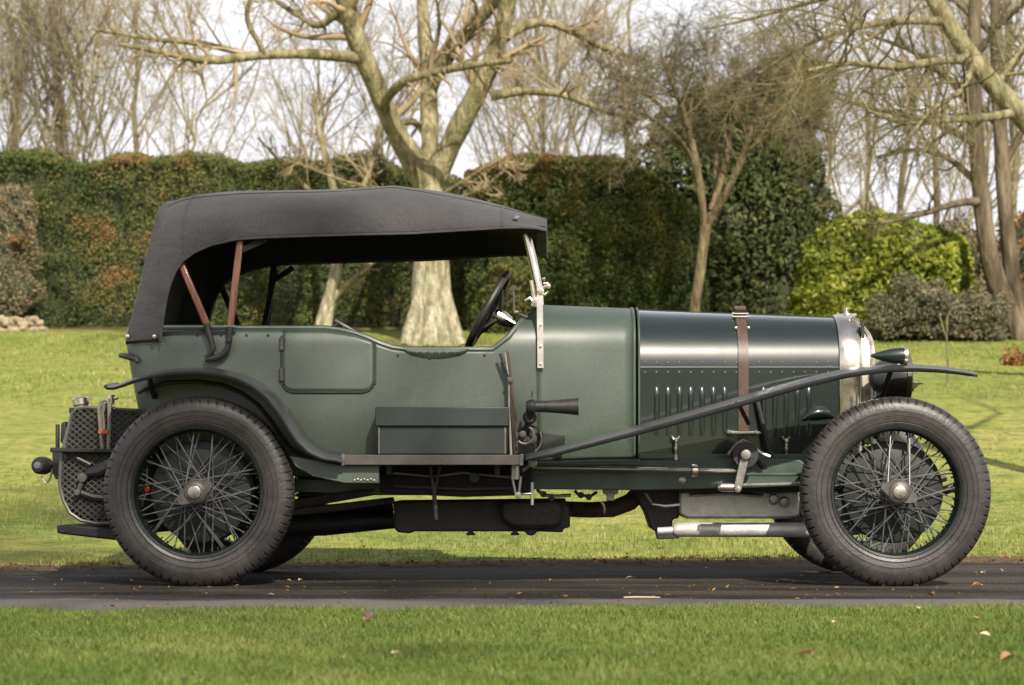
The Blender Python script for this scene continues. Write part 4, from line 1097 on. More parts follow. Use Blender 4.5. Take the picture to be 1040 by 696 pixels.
# ---- chassis side members, engine, gearbox, axles
for s_ in (-1, 1):
    mb = MB()
    mb.pxprism([(300,486),(385,489),(540,470),(812,467),(830,480),(815,494),(660,498),(540,497),(400,503),(300,500)], s_*.44, s_*.40)
    o = mb.build('chassis_rail', M['chassis'], car, bevel=.004)
mb = MB()
mb.pxprism([(294,463),(345,472),(385,472),(385,491),(350,491),(318,484),(300,474)], -.76, -.70)
val = mb.build('valance', M['body'], car, bevel=.004)
mb = MB()
for k in range(7):
    c = W(360+3.3*k, 488 - (k % 2), -.763); mb.lathe([(0,-.004),(.004,-.002),(.004,.004)], c, axis=(0,1,0), n=6)
mb.build('rivet', M['steel'], val)
# lower edge of body and bonnet: a shadowed apron joining them to the rail
mb = MB()
mb.pxprism([(385,468),(648,466),(648,476),(545,482),(385,482)], -.47, -.44)
mb.build('apron', M['chassis'], car)
mb = MB(); mb.pxprism([(640,458),(845,458),(845,500),(640,500)], -.30, -.26); mb.build('engine_side_plate', M['drum'], car)
mb = MB(); mb.pxprism([(648,465.5),(840,466),(840,474),(648,474)], -.415, -.38); mb.build('rail_top', M['chassis'], car, bevel=.003)
mb = MB()
for px, py in ((693, 488), (693+160, 488)):
    mb = MB(); mb.lathe([(0,-.012),(.009,-.010),(.009,.0),(.016,.002),(.016,.008)], W(px, py, -.442), axis=(0,1,0), n=6); mb.build('bolt', M['steel'], car)
# battery box, blackened to stand in for shade below the running board
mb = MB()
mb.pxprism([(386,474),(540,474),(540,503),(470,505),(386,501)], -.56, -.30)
mb.build('battery_shade_box', M['lining'], car, bevel=.01)
mb = MB()
mb.pxprism([(400,509),(575,507),(575,512),(579,514),(579,536),(572,537),(572,541),(545,540),(543,544),(536,544),(533,540),(420,540),(416,542),(405,541),(400,537)], -.20, .20)
mb.build('gearbox', M['grime'], car, bevel=.012)
mb = MB()
mb.pxprism([(508,508),(566,506),(572,513),(570,534),(560,537),(520,537),(508,528)], -.26, -.19)
mb.build('gearbox_cover', M['grime'], car, bevel=.02)
for px in (478, 523):
    mb = MB(); c = W(px, 541, -.2)
    mb.lathe([(0,-.014),(.012,-.012),(.012,.0),(.02,.002),(.02,.012)], c, axis=(0,0,-1), n=6); mb.build('drain_plug', M['grime'], car)
for pts, r in (([(437,474),(443,516)], .010), ([(447,474),(441,503)], .009), ([(441,503),(443,528)], .012)):
    mb = MB(); mb.tube([W(a, b_, -.585) for a, b_ in pts], r*.8, 8); mb.build('pedal_link', M['grime'], car)
# exhaust pipe under the engine
mb = MB()
mb.tube([W(570,517,.10), W(600,518,.05), (W(622,517,.0)), W(640,510,-.02), W(652,498,-.02), W(660,480,0)], [.036,.036,.038,.040,.040,.040], 14)
mb.build('exhaust_pipe', M['rust'], car)
mb = MB()
mb.tube([W(400,512,.22), W(300,526,.30), W(230,528,.36), W(110,538,.40)], .032, 12)
mb.build('tail_pipe', M['black'], car)
mb = MB()
mb.tube([W(400,528,0), W(330,532,0), W(240,534,0)], [.040,.055,.06], 12)
mb.build('torque_tube', M['black'], car)
mb = MB()
mb.tube([W(400,508,-.36), W(340,516,-.40), W(262,522,-.45)], [.014,.018,.02], 8)
mb.tube([W(380,498,-.42), W(300,512,-.45), W(250,522,-.47)], .022, 8)
mb.build('rear_spring', M['grime'], car)
mb = MB()
mb.lathe([(0,-.13),(.05,-.12),(.11,-.06),(.12,0),(.11,.06),(.05,.12),(0,.13)], (XP(202,-.71),0,.405), axis=(0,1,0), n=20)
mb.tube([(XP(202,-.71),-.60,.405),(XP(202,-.71),.60,.405)], .035, 12)
mb.build('rear_axle', M['black'], car)
mb = MB()
mb.tube([(XP(909,-.71),-.62,.40),(XP(909,-.71),-.45,.34),(XP(909,-.71),.45,.34),(XP(909,-.71),.62,.40)], .028, 10)
mb.build('front_axle', M['black'], car)
for s_ in (-1, 1):
    mb = MB()
    mb.tube([W(812,482,-.44).lerp(W(812,482,-.44),0)*1, W(860,500,-.44), W(912,512,-.44), W(960,498,-.44), W(996,485,-.44)], .02, 8)
    if s_ == 1: mb.v = [(x, -y, z) for x, y, z in mb.v]
    mb.build('front_spring', M['black'], car)
mb = MB()
mb.pxprism([(690,499),(812,499),(812,524),(800,527),(698,527),(690,522)], -.24, .24)
sump = mb.build('engine_sump', M['alu'], car, bevel=.012)
mb = MB()
mb.tube([W(668,539.5,-.30), W(684,538.5,-.30)], [.016,.016], 16); mb.tube([W(684,538.2,-.30), W(688,538,-.30), W(840,538.5,-.30)], [.024,.0325,.0325], 28)
mb.build('side_pipe', M['alu'], car)
mb = MB()
mb.pxprism([(646,498),(690,498),(690,526),(683,528),(683,541),(671,543),(661,537),(655,520),(648,508)], -.18, .1)
mb.build('engine_mount', M['grime'], car, bevel=.008)
mb = MB()
mb.pxprism([(666,540),(688,540),(690,547),(668,548)], -.31, -.18)
mb.build('tray_bracket', M['black'], car, bevel=.004)
for px, py in ((785, 507), (796, 510)):
    mb = MB(); mb.lathe([(0,-.05),(.018,-.048),(.020,-.02),(.026,-.018),(.026,.02)], W(px, py, -.24), axis=(0,1,0), n=10); mb.build('oil_union', M['steel'], sump)
for px in (614, 628):
    pass
mb = MB(); mb.pxprism([(612,497),(628,497),(628,501),(624,503),(624,509),(616,509),(616,503),(612,501)], -.30, -.26); mb.build('bracket', M['steel'], car, bevel=.003)

for pts, r, m_ in (([(546,498,-.40),(552,503,-.36),(566,504,-.34),(580,503,-.34)], .008, 'steel'), ([(584,499,-.38),(588,503,-.36),(600,504,-.34),(606,500,-.36)], .007, 'grime'), ([(655,500,-.36),(662,512,-.32),(676,514,-.32),(690,512,-.30)], .007, 'steel'), ([(700,503,-.26),(740,501.5,-.26),(775,504,-.26)], .008, 'steel'), ([(395,480,-.575),(440,484,-.575),(470,480,-.575),(530,486,-.575)], .006, 'steel'), ([(400,494,-.575),(470,497,-.575),(520,496,-.575)], .007, 'grime')):
    mb = MB(); mb.tube([W(*p) for p in pts], r, 8); mb.build('oil_pipe', M[m_], car)
for px, py, Y in ((552,502,-.36),(560,506,-.34),(590,503,-.34),(598,505,-.34)):
    mb = MB(); mb.lathe([(0,-.02),(.013,-.018),(.015,.012)], W(px, py, Y), axis=(0,1,0), n=8); mb.build('pipe_union', M['grime'], car)
mb = MB(); mb.lathe([(0,-.02),(.022,-.018),(.026,.0),(.026,.02)], W(482, 485, -.565), axis=(0,1,0), n=14); mb.build('inspection_cap', M['grime'], car)
# brake rods and levers along the chassis
def rod(name, a, b_, r, m_='steel'):
    mb = MB(); mb.tube([a, b_], r, 10); return mb.build(name, M[m_], car)
rod('brake_rod', W(541,475,-.52), W(758,478.5,-.52), .0085)
rod('brake_rod', W(758,482,-.52), W(830,482,-.52), .0075, 'chassis')
rod('brake_rod', W(541,471.5,-.535), W(650,470.5,-.535), .014, 'chassis')
rod('brake_rod', W(748,493,-.52), W(822,491.5,-.52), .0085)
mb = MB(); mb.lathe([(.009,-.014),(.026,-.012),(.028,0),(.026,.012),(.009,.014)], W(705,478,-.52), axis=(1,.15,0), n=14); mb.build('rod_guide', M['nickel'], car)
mb = MB()
a, b_ = W(757,462,-.56), W(749,497,-.56)
mb.bar(a, b_, .018, .036, up=(1,0,0))
mb.lathe([(0,-.03),(.022,-.027),(.027,-.012),(.027,.012)], a, axis=(0,1,0), n=18)
mb.lathe([(0,-.022),(.015,-.02),(.017,0),(.017,.012)], b_, axis=(0,1,0), n=14)
lev = mb.build('shock_absorber_arm', M['steel'], car, bevel=.003)
mb = MB(); mb.lathe([(0,-.02),(.055,-.02),(.058,0),(.058,.04),(0,.04)], W(757,462,-.535), axis=(0,1,0), n=24); mb.build('shock_absorber', M['black'], car)
mb = MB(); mb.tube([W(732,495,-.545), W(748,495,-.545)], [.02,.02], 12); mb.tube([W(729,495,-.545), W(734,495,-.545)], [.013,.013], 10); mb.build('rod_end', M['nickel'], car)
mb = MB(); mb.tube([W(740,462,-.52), W(748,452,-.52), W(755,448,-.5), W(763,452,-.52), W(772,460,-.52), W(782,464,-.52)], .009, 8); mb.build('strap_anchor', M['steel'], car)

# ---- running board and tool box
mb = MB()
mb.pxprism([(347,463.5),(350,462),(529,462),(531,464),(531,471),(528,472.5),(350,472.5),(347,471)], -.80, -.50)
rb = mb.build('running_board', M['rubber'], car, bevel=.003)
for a, b_ in ((346.5, 350), (527.5, 531.5)):
    mb = MB(); mb.pxprism([(a,461.2),(b_,461.2),(b_,473.2),(a,473.2)], -.805, -.50); mb.build('end_trim', M['dullnickel'], rb, bevel=.002)
for px in (395, 505):
    mb = MB(); mb.pxprism([(px-3,472),(px+3,472),(px+2,482),(px-2,482)], -.70, -.44); mb.build('board_bracket', M['black'], rb)
mb = MB(); mb.pxprism([(383,433),(515,433),(515,461.5),(383,461.5)], -.715, -.565)
tb = mb.build('tool_box', M['box'], car, bevel=.004)
mb = MB(); mb.pxprism([(381,413.5),(517,413.5),(517,433),(381,433)], -.73, -.560)
mb.build('lid', M['box'], tb, bevel=.004)
mb = MB(); mb.tube([W(385,434,-.717), W(385,461,-.717)], .003, 6); mb.tube([W(513,434,-.717), W(513,461,-.717)], .003, 6); mb.build('edge_strip', M['steel'], tb)

# ---- wings: rolled sheets edge-on to the camera
def wing(path, y_in, y_out, crown, thick, name, lip=.022):
    pts = [(XP(a, y_out), ZP(b_, y_out)) for a, b_ in path]
    xs = resample(pts, 70)
    rows = []
    for i, (x, z) in enumerate(xs):
        a = xs[max(0, i-1)]; b_ = xs[min(len(xs)-1, i+1)]
        t = Vector((b_[0]-a[0], 0, b_[1]-a[1])).normalized(); nrm = Vector((-t.z, 0, t.x))
        row = []
        for j in range(13):
            s_ = j/12; y = y_out + (y_in-y_out)*s_
            h = crown*math.sin(math.pi*(.12+.5*s_))
            if s_ == 0: h -= 0
            row.append(Vector((x, y, z)) + nrm*(h-crown*.37))
        lipv = Vector((x, y_out+.004, z)) - nrm*lip*(.35+.65*math.sin(math.pi*min(1, max(0, i/69)))**.6)
        rows.append([lipv] + row)
    mb = MB(); mb.grid(rows)
    return mb
FW = [(534,466.5),(560,461),(600,450.5),(650,437),(700,423),(748,409.5),(790,397),(825,387.5),(855,380.5),(880,376.5),(905,374.2),(930,374),(955,375.5),(975,378),(993,381)]
RW = [(106,391.5),(109,394),(115,394),(124,391),(137,386),(155,381),(175,378),(200,377),(220,379),(240,384),(256,392),(270,403),(283,419),(294,436),(303,449),(314,459.5),(328,466),(347,469)]
for s_ in (-1, 1):
    for path, nm, lip in ((FW, 'front_wing', .020), (RW, 'rear_wing', .016)):
        mb = wing(path, -.575, -.84, .035, .006, nm, lip)
        if s_ == 1: mb.v = [(x, -y, z) for x, y, z in mb.v]
        mb.build(nm, M['wing'], car, smooth=60, solid=.006, solid_off=0)
# inner arch line above the rear wheel and wing stays
mb = MB()
mb.tube([on_side(a, b_, .006) for a, b_ in ((141,399),(150,394),(170,389),(200,387.5),(225,391),(245,399),(262,411),(276,428),(288,446),(298,458),(320,467),(345,472))], .009, 8)
mb.build('arch_bead', M['wing'], car)
for pts in (((152,382,-.80),(153,392,-.60),(157,404,-.56)), ):
    mb = MB(); mb.tube([W(*p) for p in pts], .012, 8); mb.build('wing_stay', M['black'], car)
mb = MB(); mb.tube([W(905,376,-.70), W(897,400,-.6), W(868,425,-.42)], .012, 8); mb.build('wing_stay', M['black'], car)
mb = MB(); mb.tube([W(748,410,-.84), W(752,414,-.6), W(760,430,-.44)], .010, 8); mb.build('wing_stay', M['black'], car)

# ---- lamps
mb = MB()
c = W(902, 361.5, -.72)
mb.lathe([(0,-.075),(.006,-.07),(.016,-.045),(.026,-.012),(.033,.022),(.0355,.05),(.0355,.066)], c, axis=(1,0,0), n=24)
sl_ = mb.build('side_lamp', M['bonnet'], car)
mb = MB(); mb.lathe([(.034,.064),(.039,.066),(.039,.078),(.033,.082),(.031,.078)], c, axis=(1,0,0), n=24, closed=True)
mb.tube([c+Vector((.045,0,-.033)), c+Vector((.05,0,-.05)), c+Vector((.05,0,-.064))], [.009,.012,.016], 10)
mb.build('lamp_rim', M['nickel'], sl_)
mb = MB(); mb.lathe([(.033,.074),(.022,.084),(0,.088)], c, axis=(1,0,0), n=24); mb.build('lens', M['glass'], sl_)
for s_ in (-1, 1):
    mb = MB(); c = W(895, 383.5, -.42); c.y *= -s_*-1 if False else 1
    c = Vector((c.x, s_*.42, c.z))
    mb.lathe([(0,-.055),(.03,-.052),(.055,-.035),(.078,.0),(.094,.045),(.099,.09),(.099,.10)], c, axis=(1,0,0), n=32)
    hl = mb.build('headlight', M['wing'], car)
    mb = MB(); mb.lathe([(.097,.098),(.106,.10),(.107,.118),(.098,.124),(.094,.118)], c, axis=(1,0,0), n=32, closed=True); mb.build('lamp_rim', M['dullnickel'], hl)
    mb = MB(); mb.lathe([(.098,.112),(.06,.128),(0,.135)], c, axis=(1,0,0), n=32); mb.build('lens', M['glass'], hl)
    mb = MB(); mb.tube([c+Vector((.02,0,-.08)), c+Vector((.02,0,-.17)), c+Vector((-.02,-s_*.05,-.26))], .016, 8); mb.build('lamp_post', M['black'], hl)
mb = MB(); mb.tube([W(871,393,-.36), W(871,412,-.36)], .008, 8); mb.build('guard_stay', M['nickel'], radiator)

# ---- windscreen
mb = MB()
mb.tube([W(535,238,-.50), W(541,262,-.515), W(547.5,292,-.53), W(549,310,-.54)], [.0175,.0175,.016,.014], 12)
scr = mb.build('windscreen_pillar', M['nickel'], car)
mb = MB()
mb.bar(W(548.2,300,-.552), W(549,374,-.575), .012, .026, up=(1,0,0))
for py in (330, 352, 370): mb.lathe([(0,-.010),(.006,-.008),(.007,.004)], W(549, py, -.578), axis=(0,1,0), n=8)
mb.build('pillar_strap', M['nickel'], scr)
mb = MB()
mb.tube([Vector((W(a_, b_, -Y_).x, Y_, W(a_, b_, -Y_).z)) for a_, b_, Y_ in ((535,238,.50),(541,262,.515),(547.5,292,.53),(549,310,.54))], .012, 10); mb.build('windscreen_pillar', M['nickel'], car)
mb = MB()
P0 = [W(537,244,-.49), W(549,308,-.49)]
mb.add([P0[0], P0[1], Vector((P0[1].x, .49, P0[1].z)), Vector((P0[0].x, .49, P0[0].z))], [(0,1,2,3)])
pane = mb.build('windscreen_glass', M['pane'], car, solid=.005)
mb = MB()
for z_, x_ in ((P0[1].z, P0[1].x), (P0[0].z, P0[0].x)):
    mb.tube([(x_, -.5, z_), (x_, .5, z_)], .009, 8)
mb.build('glass_frame', M['nickel'], pane)
mb = MB()
for pts, r in (([(539,285),(541,295),(543,305),(541,311)], .009), ([(533,306),(538,303),(543,308)], .0085), ([(548,293),(553,292),(557,289)], .0075), ([(549,300),(554,299),(557,296)], .006), ([(551,284),(554,283)], .008), ([(552,288.5),(557,288)], .008)):
    mb.tube([W(a, b_, -.545) for a, b_ in pts], r, 8)
mb.lathe([(0,-.02),(.022,-.018),(.024,0),(.024,.02)], W(545,307,-.54), axis=(0,1,0), n=16)
mb.lathe([(0,-.02),(.015,-.018),(.016,.01)], W(549,296,-.55), axis=(0,1,0), n=16)
mb.lathe([(0,-.02),(.010,-.018),(.011,.01)], W(557,291,-.55), axis=(0,1,0), n=12)
mb.build('windscreen_clamp', M['nickel'], scr)
mb = MB()
mb.tube([W(522,317,-.50), W(521.5,301,-.50), W(521,290,-.50)], .0045, 8)
mb.lathe([(0,-.006),(.013,-.005),(.013,.005),(0,.006)], W(521.5,293,-.50), axis=(.3,1,0), n=12)
mb.lathe([(0,-.014),(.011,-.010),(.013,0),(.009,.012),(0,.014)], W(524,317.5,-.50), axis=(1,0,0), n=12)
mb.tube([W(524,318,-.50), W(536,322,-.50)], .005, 6)
mb.build('mirror', M['dullnickel'], car)

# ---- steering wheel
hub = W(495.8, 315.5, -.26)
ax = Vector((-.80, 0, .44)).normalized()
mb = MB()
c = hub - ax*.0
u = Vector((0,1,0)); s_v = ax.cross(u)
ring = [c + (u*math.cos(a) + s_v*math.sin(a))*.182 for a in np.linspace(0, 2*math.pi, 40, endpoint=False)]
mb.tube(ring, .0155, 10, closed=True)
sw = mb.build('steering_wheel', M['trim'], car)
mb = MB()
for k in range(4):
    a = math.pi/4 + k*math.pi/2
    d = u*math.cos(a) + s_v*math.sin(a)
    mb.tube([c - ax*.055 + d*.02, c + d*.172], .008, 8)
mb.build('wheel_spoke', M['black'], sw)
mb = MB(); mb.lathe([(0,.03),(.022,.026),(.034,.01),(.034,-.02),(.028,-.045),(.02,-.06)], c - ax*.055, axis=ax, n=20); mb.build('wheel_boss', M['nickel'], sw)
mb = MB(); mb.tube([c - ax*.05, c - ax*.25], .018, 12); mb.build('steering_column', M['black'], sw)
mb = MB(); mb.tube([c - ax*.05 + Vector((0,-.024,.006)), c - ax*.22 + Vector((0,-.024,.006))], .007, 8); mb.build('control_rod', M['nickel'], sw)

# ---- horn, levers, cables by the cowl
mb = MB()
c = W(541, 413, -.72)
mb.lathe([(.0,-.03),(.022,-.028),(.030,-.012),(.031,.004),(.024,.012),(.0245,.05),(.030,.12),(.0365,.188),(.0385,.190),(.0385,.194),(.034,.186),(.026,.12),(0,.10)], c, axis=(1,0,.0), n=28)
horn = mb.build('horn', M['black'], car)
mb = MB()
mb.lathe([(0,-.035),(.02,-.034),(.03,-.02),(.03,.02),(.02,.034),(0,.035)], W(538,424,-.66), axis=(0,1,0), n=18)
mb.tube([W(541,413,-.72), W(538,425,-.68), W(534,440,-.62)], .016, 8)
mb.bar(W(540,404,-.72), W(541,397,-.72), .01, .008)
mb.lathe([(0,-.03),(.034,-.026),(.036,.03),(0,.034)], W(531,442,-.60), axis=(0,1,0), n=20)
mb.lathe([(0,-.035),(.022,-.03),(.024,.03)], W(540,446,-.60), axis=(0,1,0), n=16)
mb.build('horn_bracket', M['grime'], horn)
mb = MB()
mb.tube([W(533+9*math.cos(a), 442+9*math.sin(a), -.66) for a in np.linspace(-1.2, 2.4, 14)], .006, 8)
mb.tube([W(540+10*math.cos(a), 446+13*math.sin(a), -.63) for a in np.linspace(-2.2, 1.2, 14)], .0045, 8)
mb.lathe([(0,-.012),(.014,-.01),(.015,.01)], W(531,441,-.645), axis=(0,1,0), n=12)
mb.build('horn_lead', M['dullnickel'], horn)
for pts, r, m_ in (([(508,359),(514,376),(518,386),(519,420),(523,462)], .0065, 'trim'), ([(513,358),(517,386),(517.5,425),(519,462)], .006, 'hose'), ([(515,357),(519,388),(524,425),(525,460)], .0065, 'strap')):
    mb = MB(); mb.tube([W(a, b_, -.62) for a, b_ in pts], r, 8); mb.build('lever', M[m_], car)
mb = MB(); mb.lathe([(0,-.014),(.012,-.012),(.013,.01)], W(518,386,-.625), axis=(0,1,0), n=12); mb.build('lever_joint', M['dullnickel'], car)
# pivot below the running board
mb = MB()
mb.tube([W(523,472,-.66), W(523,487,-.66)], .022, 12); mb.tube([W(520,484,-.66), W(524,504,-.66)], .006, 8); mb.tube([W(529,484,-.66), W(527,504,-.66)], .006, 8)
mb.lathe([(0,-.02),(.014,-.018),(.015,.012)], W(526,503,-.66), axis=(0,1,0), n=12)
mb.tube([W(526,502,-.66), W(541,501.5,-.66)], .006, 8)
mb.tube([W(540.5,490,-.66), W(540.5,513,-.66)], .0075, 8)
mb.tube([W(541,470,-.64), W(530,478,-.66)], .01, 8); mb.lathe([(0,-.03),(.02,-.025),(.022,.02)], W(541,470,-.64), axis=(0,1,0), n=14)
mb.build('brake_linkage', M['steel'], car)
mb = MB()
mb.tube([W(300,503,-.40), W(380,502,-.42), W(526,502,-.5)], .005, 6)
mb.build('brake_cable', M['black'], car)

# ---- hood
HY = -.60
mb = MB()
# cross rows: outline station -> (x, near lower z, shoulder z, centre z)
ST = [ # px, lower py (near), shoulder py (near), centre py
 (163,346.5,229,206),(166,322,224,205.3),(169,304,221,204.8),(173,288,219,204),(178,276,217,203),(186,264.5,214.5,202),(198,256,212,200.8),(215,248.5,210,199.4),(240,243,208,197.5),(270,241,207,195.6),(305,239.8,205.5,193.9),
 (340,238.8,204.5,192.8),(370,238,203.6,192.2),(385,237.6,203.2,192.0),(393,237.5,202.6,191.0),(398,237.4,202.6,191.2),(405,237.2,203.4,192.6),(420,236.8,205,194.5),(450,235,209.5,199.8),(480,233.2,214.2,206),(510,231.4,219.5,213.5),(530,231,223.0,219.2),(545,232,226.0,223.6),(554,234,228.0,226.2),(555.4,234.6,228.6,227)]
rows = []
for px, lo, sh, ce in ST:
    half = []
    ys, zs = [], []
    x = XP(px, HY)
    zl = ZP(lo, HY); zsh = ZP(sh, -.55); zc = ZP(ce, 0) if px > 160 else ZP(ce, 0)
    zc = max(zc, zsh+.02)
    sec = []
    for t in np.linspace(0, 1, 8): sec.append((-.605 + .035*t + .012*math.sin(math.pi*t)*-1, zl + (zsh-.02-zl)*t))
    for a in np.linspace(.15, 1, 12):
        y = -.57 + .57*a
        sec.append((y, zsh + (zc-zsh)*(1-(1-a)**2.4)))
    def fold(y, z, i_):
        f_ = min(1, i_/5.0)
        return z + f_*(.009*mnoise.noise(Vector((x*2.6, y*2.6, 1))) + .005*mnoise.noise(Vector((x*7, y*4, 3))) - .010*math.sin(math.pi*min(1, max(0, (px-245)/150)))**2*(px < 395))
    sec2 = [(y, fold(y, z, i_)) for i_, (y, z) in enumerate(sec)]; sec3 = [(-y, fold(-y, z, i_)) for i_, (y, z) in enumerate(sec[:-1])]
    row = [Vector((x, y, z)) for y, z in sec2] + [Vector((x, y, z)) for y, z in reversed(sec3)]
    rows.append(row)
# rear quarter: stations fanning back to the tail
mb.grid(rows)
# rear quarter side flaps + back panel
r0 = rows[0]
n_ = len(r0)
back = []
for k, (tx, cx) in enumerate(((1.0, 0), (.66, 0), (.33, 0), (.0, 0))):
    pass
def rear_row(t):
    # t=1: front row r0 ; t=0: tail line (bottom edge at the tail, crest along the back)
    row = []
    for i, p in enumerate(r0):
        s = i if i <= n_//2 else n_-1-i           # 0 at lower edge .. n//2 centre
        f = s/(n_//2)
        # tail target: up the back line from (126,348) to (159,209)
        g = min(1, f/.36)
        xb = XP(126 + 33*g**.92, -.52); zb_ = ZP(349 - 140*g, -.52)
        if f > .36:
            xb = XP(159, -.52); zb_ = ZP(209.5, -.52) + (ZP(206.2,0)-ZP(209.5,-.52))*(1-(1-(f-.36)/.64)**2)
        side = -1 if i <= n_//2 else 1
        yb = side*abs(p.y)*(.86)
        row.append(Vector((xb + (p.x-xb)*t, yb + (p.y-yb)*t, zb_ + (p.z-zb_)*t)))
    return row
mb.grid([rear_row(t) for t in (0, .05, .1, .25, .4, .55, .7, .85, 1)])
# back panel: between the two tail lines
tail = rear_row(0)
prs = []
for i in range(0, 9):
    a, b_ = tail[i], tail[n_-1-i]
    row = []
    for t in np.linspace(0, 1, 13):
        p = a.lerp(b_, t); bow = math.sin(math.pi*t)
        row.append(p + Vector((-.035*bow**.5*(1-i/9), 0, .02*bow*(i/8))))
    prs.append(row)
mb.grid(prs)
hood = mb.build('hood', [M['hood'], M['lining']], car, smooth=60, solid=.012, solid_off=-1, mat_off=1, bevel=0)
md = hood.modifiers.new('sub', 'SUBSURF'); md.levels = 1; md.render_levels = 1
mb = MB()
for idx in (20, 5):
    rr_ = rows[idx]
    mb = MB(); mb.tube([p + Vector((0, p.y*.002, .0015)) for p in rr_[1:-1]], .0035, 5); mb.build('hood_seam', M['hood'], hood)
for s_ in (1, -1):
    mb = MB(); mb.tube([r[10 if s_ == 1 else -11] + Vector((0, -s_*.001, .001)) for r in rows], .0032, 5); mb.build('hood_seam', M['hood'], hood)
# piping along the lower edge
mb = MB()
for s_ in (0, -1):
    mb = MB(); mb.tube([r[s_] + Vector((0, 0, -.002)) for r in rows], .0055, 6); mb.build('hood_piping', M['hood'], hood)
mb = MB()
for px, py in ((130,342),(157,342)):
    mb = MB(); mb.lathe([(0,-.014),(.008,-.012),(.012,-.004),(.012,.004)], W(px, py, -.60), axis=(0,1,0), n=12); mb.build('hood_fastener', M['nickel'], hood)
mb = MB(); mb.lathe([(0,-.008),(.013,-.004),(.014,.002)], W(524,222.5,-.565)+Vector((0,0,.008)), axis=(.2,1,-.9), n=10); mb.build('hood_clip', M['nickel'], hood)
# header rail across the screen top
mb = MB(); mb.box((XP(549,-.55), 0, ZP(233,-.55)), (.050, 1.13, .030)); mb.build('header_rail', M['lining'], hood, bevel=.01)
# ash hood sticks, iron sockets
for pts, nm in (([(183,266),(211,332)], 'hood_stick'), ([(244,243.5),(233,336)], 'hood_stick')):
    for s_ in (-1, 1):
        mb = MB(); a = W(*pts[0], -.575); b_ = W(*pts[1], -.575)
        if s_ == 1: a.y *= -1; b_.y *= -1
        mb.bar(a, b_, .022, .030, up=(1,0,0))
        mb.build(nm, M['wood'] if s_ == -1 else M['lining'], hood, bevel=.007)
for s_ in (-1, 1):
    mb = MB()
    q = [(209.5,329),(211.5,337),(214,345),(216.5,354),(213,360),(209,364)]
    mb.tube([W(a, b_, -.605) for a, b_ in q], [.014,.014,.013,.013,.012,.011], 8)
    q = [(233.5,332),(233,345),(231.5,353),(227,359.5),(220,363.5),(208.5,365.5)]
    mb.tube([W(a, b_, -.605) for a, b_ in q], [.013,.013,.013,.013,.013,.012], 8)
    mb.lathe([(0,-.014),(.009,-.012),(.010,.0)], W(232.5,346,-.615), axis=(0,1,0), n=10)
    if s_ == 1: mb.v = [(x, -y, z) for x, y, z in mb.v]
    mb.build('hood_iron', M['black'], hood)
for a, b_, u_ in ((W(246,254,-.57), W(270,243,-.57), (0,0,1)), (W(268,333,.45), W(280,274,.5), (1,0,0)), (W(278,285,.5), W(298,272,.5), (0,0,1))):
    mb = MB(); mb.bar(a, b_, .022, .024, up=u_); mb.build('hood_strut', M['lining'], hood)
mb = MB(); mb.tube([W(165,332.5,-.585), W(240,332.5,-.585)], .010, 8); mb.build('hood_rail', M['body'], car)
mb = MB(); mb.tube([W(337,334,-.3), W(345,328,-.3), W(352,336,-.3)], .012, 8); mb.tube([W(340,326,-.3), W(365,340,-.3)], .013, 8); mb.build('seat_handle', M['black'], car)
# tail handle
mb = MB(); mb.tube([W(123,361,-.42), W(131,362.5,-.5), W(138,365,-.535), W(140,368,-.54)], [.012,.015,.012,.008], 8); mb.build('tail_handle', M['black'], car)

# ---- rear: slab tank with stone guard, straps, lamp
TK = [(73,420),(70,432),(66,448),(61.5,470),(60.5,492),(64,508),(71,521),(82,528.5),(96,531.5),(135,532),(150,500),(150,430),(140,417),(88,414),(78,415)]
mb = MB(); mb.pxprism(TK, -.46, .46)
tank = mb.build('fuel_tank', M['tankmetal'], car, bevel=.02)
mb = MB()
poly = [(XP(a, -.475), ZP(b_, -.475)) for a, b_ in TK]
mb.tube([(x, -.472, z) for x, z in poly], .008, 8, closed=True)
def inside(x, z):
    c_ = False
    for i in range(len(poly)):
        (x1, z1), (x2, z2) = poly[i], poly[i-1]
        if (z1 > z) != (z2 > z) and x < (x2-x1)*(z-z1)/(z2-z1)+x1: c_ = not c_
    return c_
cx_, cz_ = XP(105,-.47), ZP(473,-.47)
for sgn in (1, -1):
    for k in range(-26, 27):
        run = []
        for t in np.linspace(-.4, .4, 161):
            x = cx_ + t*.78 + k*.0205*.62; z = cz_ + sgn*t*.62 - sgn*k*.0205*.78
            if inside(x, z): run.append((x, -.474, z))
            elif len(run) > 2: mb.tube([run[0], run[-1]], .0028, 4); run = []
            else: run = []
        if len(run) > 2: mb.tube([run[0], run[-1]], .0028, 4)
mb.build('mesh_guard', M['guard'], tank)
mb = MB(); mb.tube([W(58.5+2*math.sin(t*3.14),450-38*(t-.5),-.3) for t in np.linspace(0,1,2)], .01, 8)
mb.pxprism([(62,430),(66,428),(68,446),(64,452),(61,448)], -.40, .40); mb.build('tank_strap', M['black'], tank, bevel=.004)
mb = MB(); mb.pxprism([(70,414),(76,414),(76,419),(70,420)], -.47, .44); mb.pxprism([(70,414.5),(112,411.5),(112,414.5),(72,419)], -.40, -.30); mb.build('tank_rail', M['black'], tank, bevel=.003)
mb = MB(); c = W(83, 417, -.36); mb.lathe([(0,-.01),(.030,-.01),(.030,.02),(.036,.025),(.036,.052),(.030,.058),(0,.06)], c, axis=(-.15,0,1), n=16)
mb.bar(c+Vector((-.03,0,.055)), c+Vector((.045,0,.05)), .012, .018); mb.build('tank_cap', M['nickel'], tank)
mb = MB(); mb.bar(W(52,457,-.50), W(120,457.5,-.50), .05, .020); mb.build('carrier_bar', M['black'], car, bevel=.004)
mb = MB()
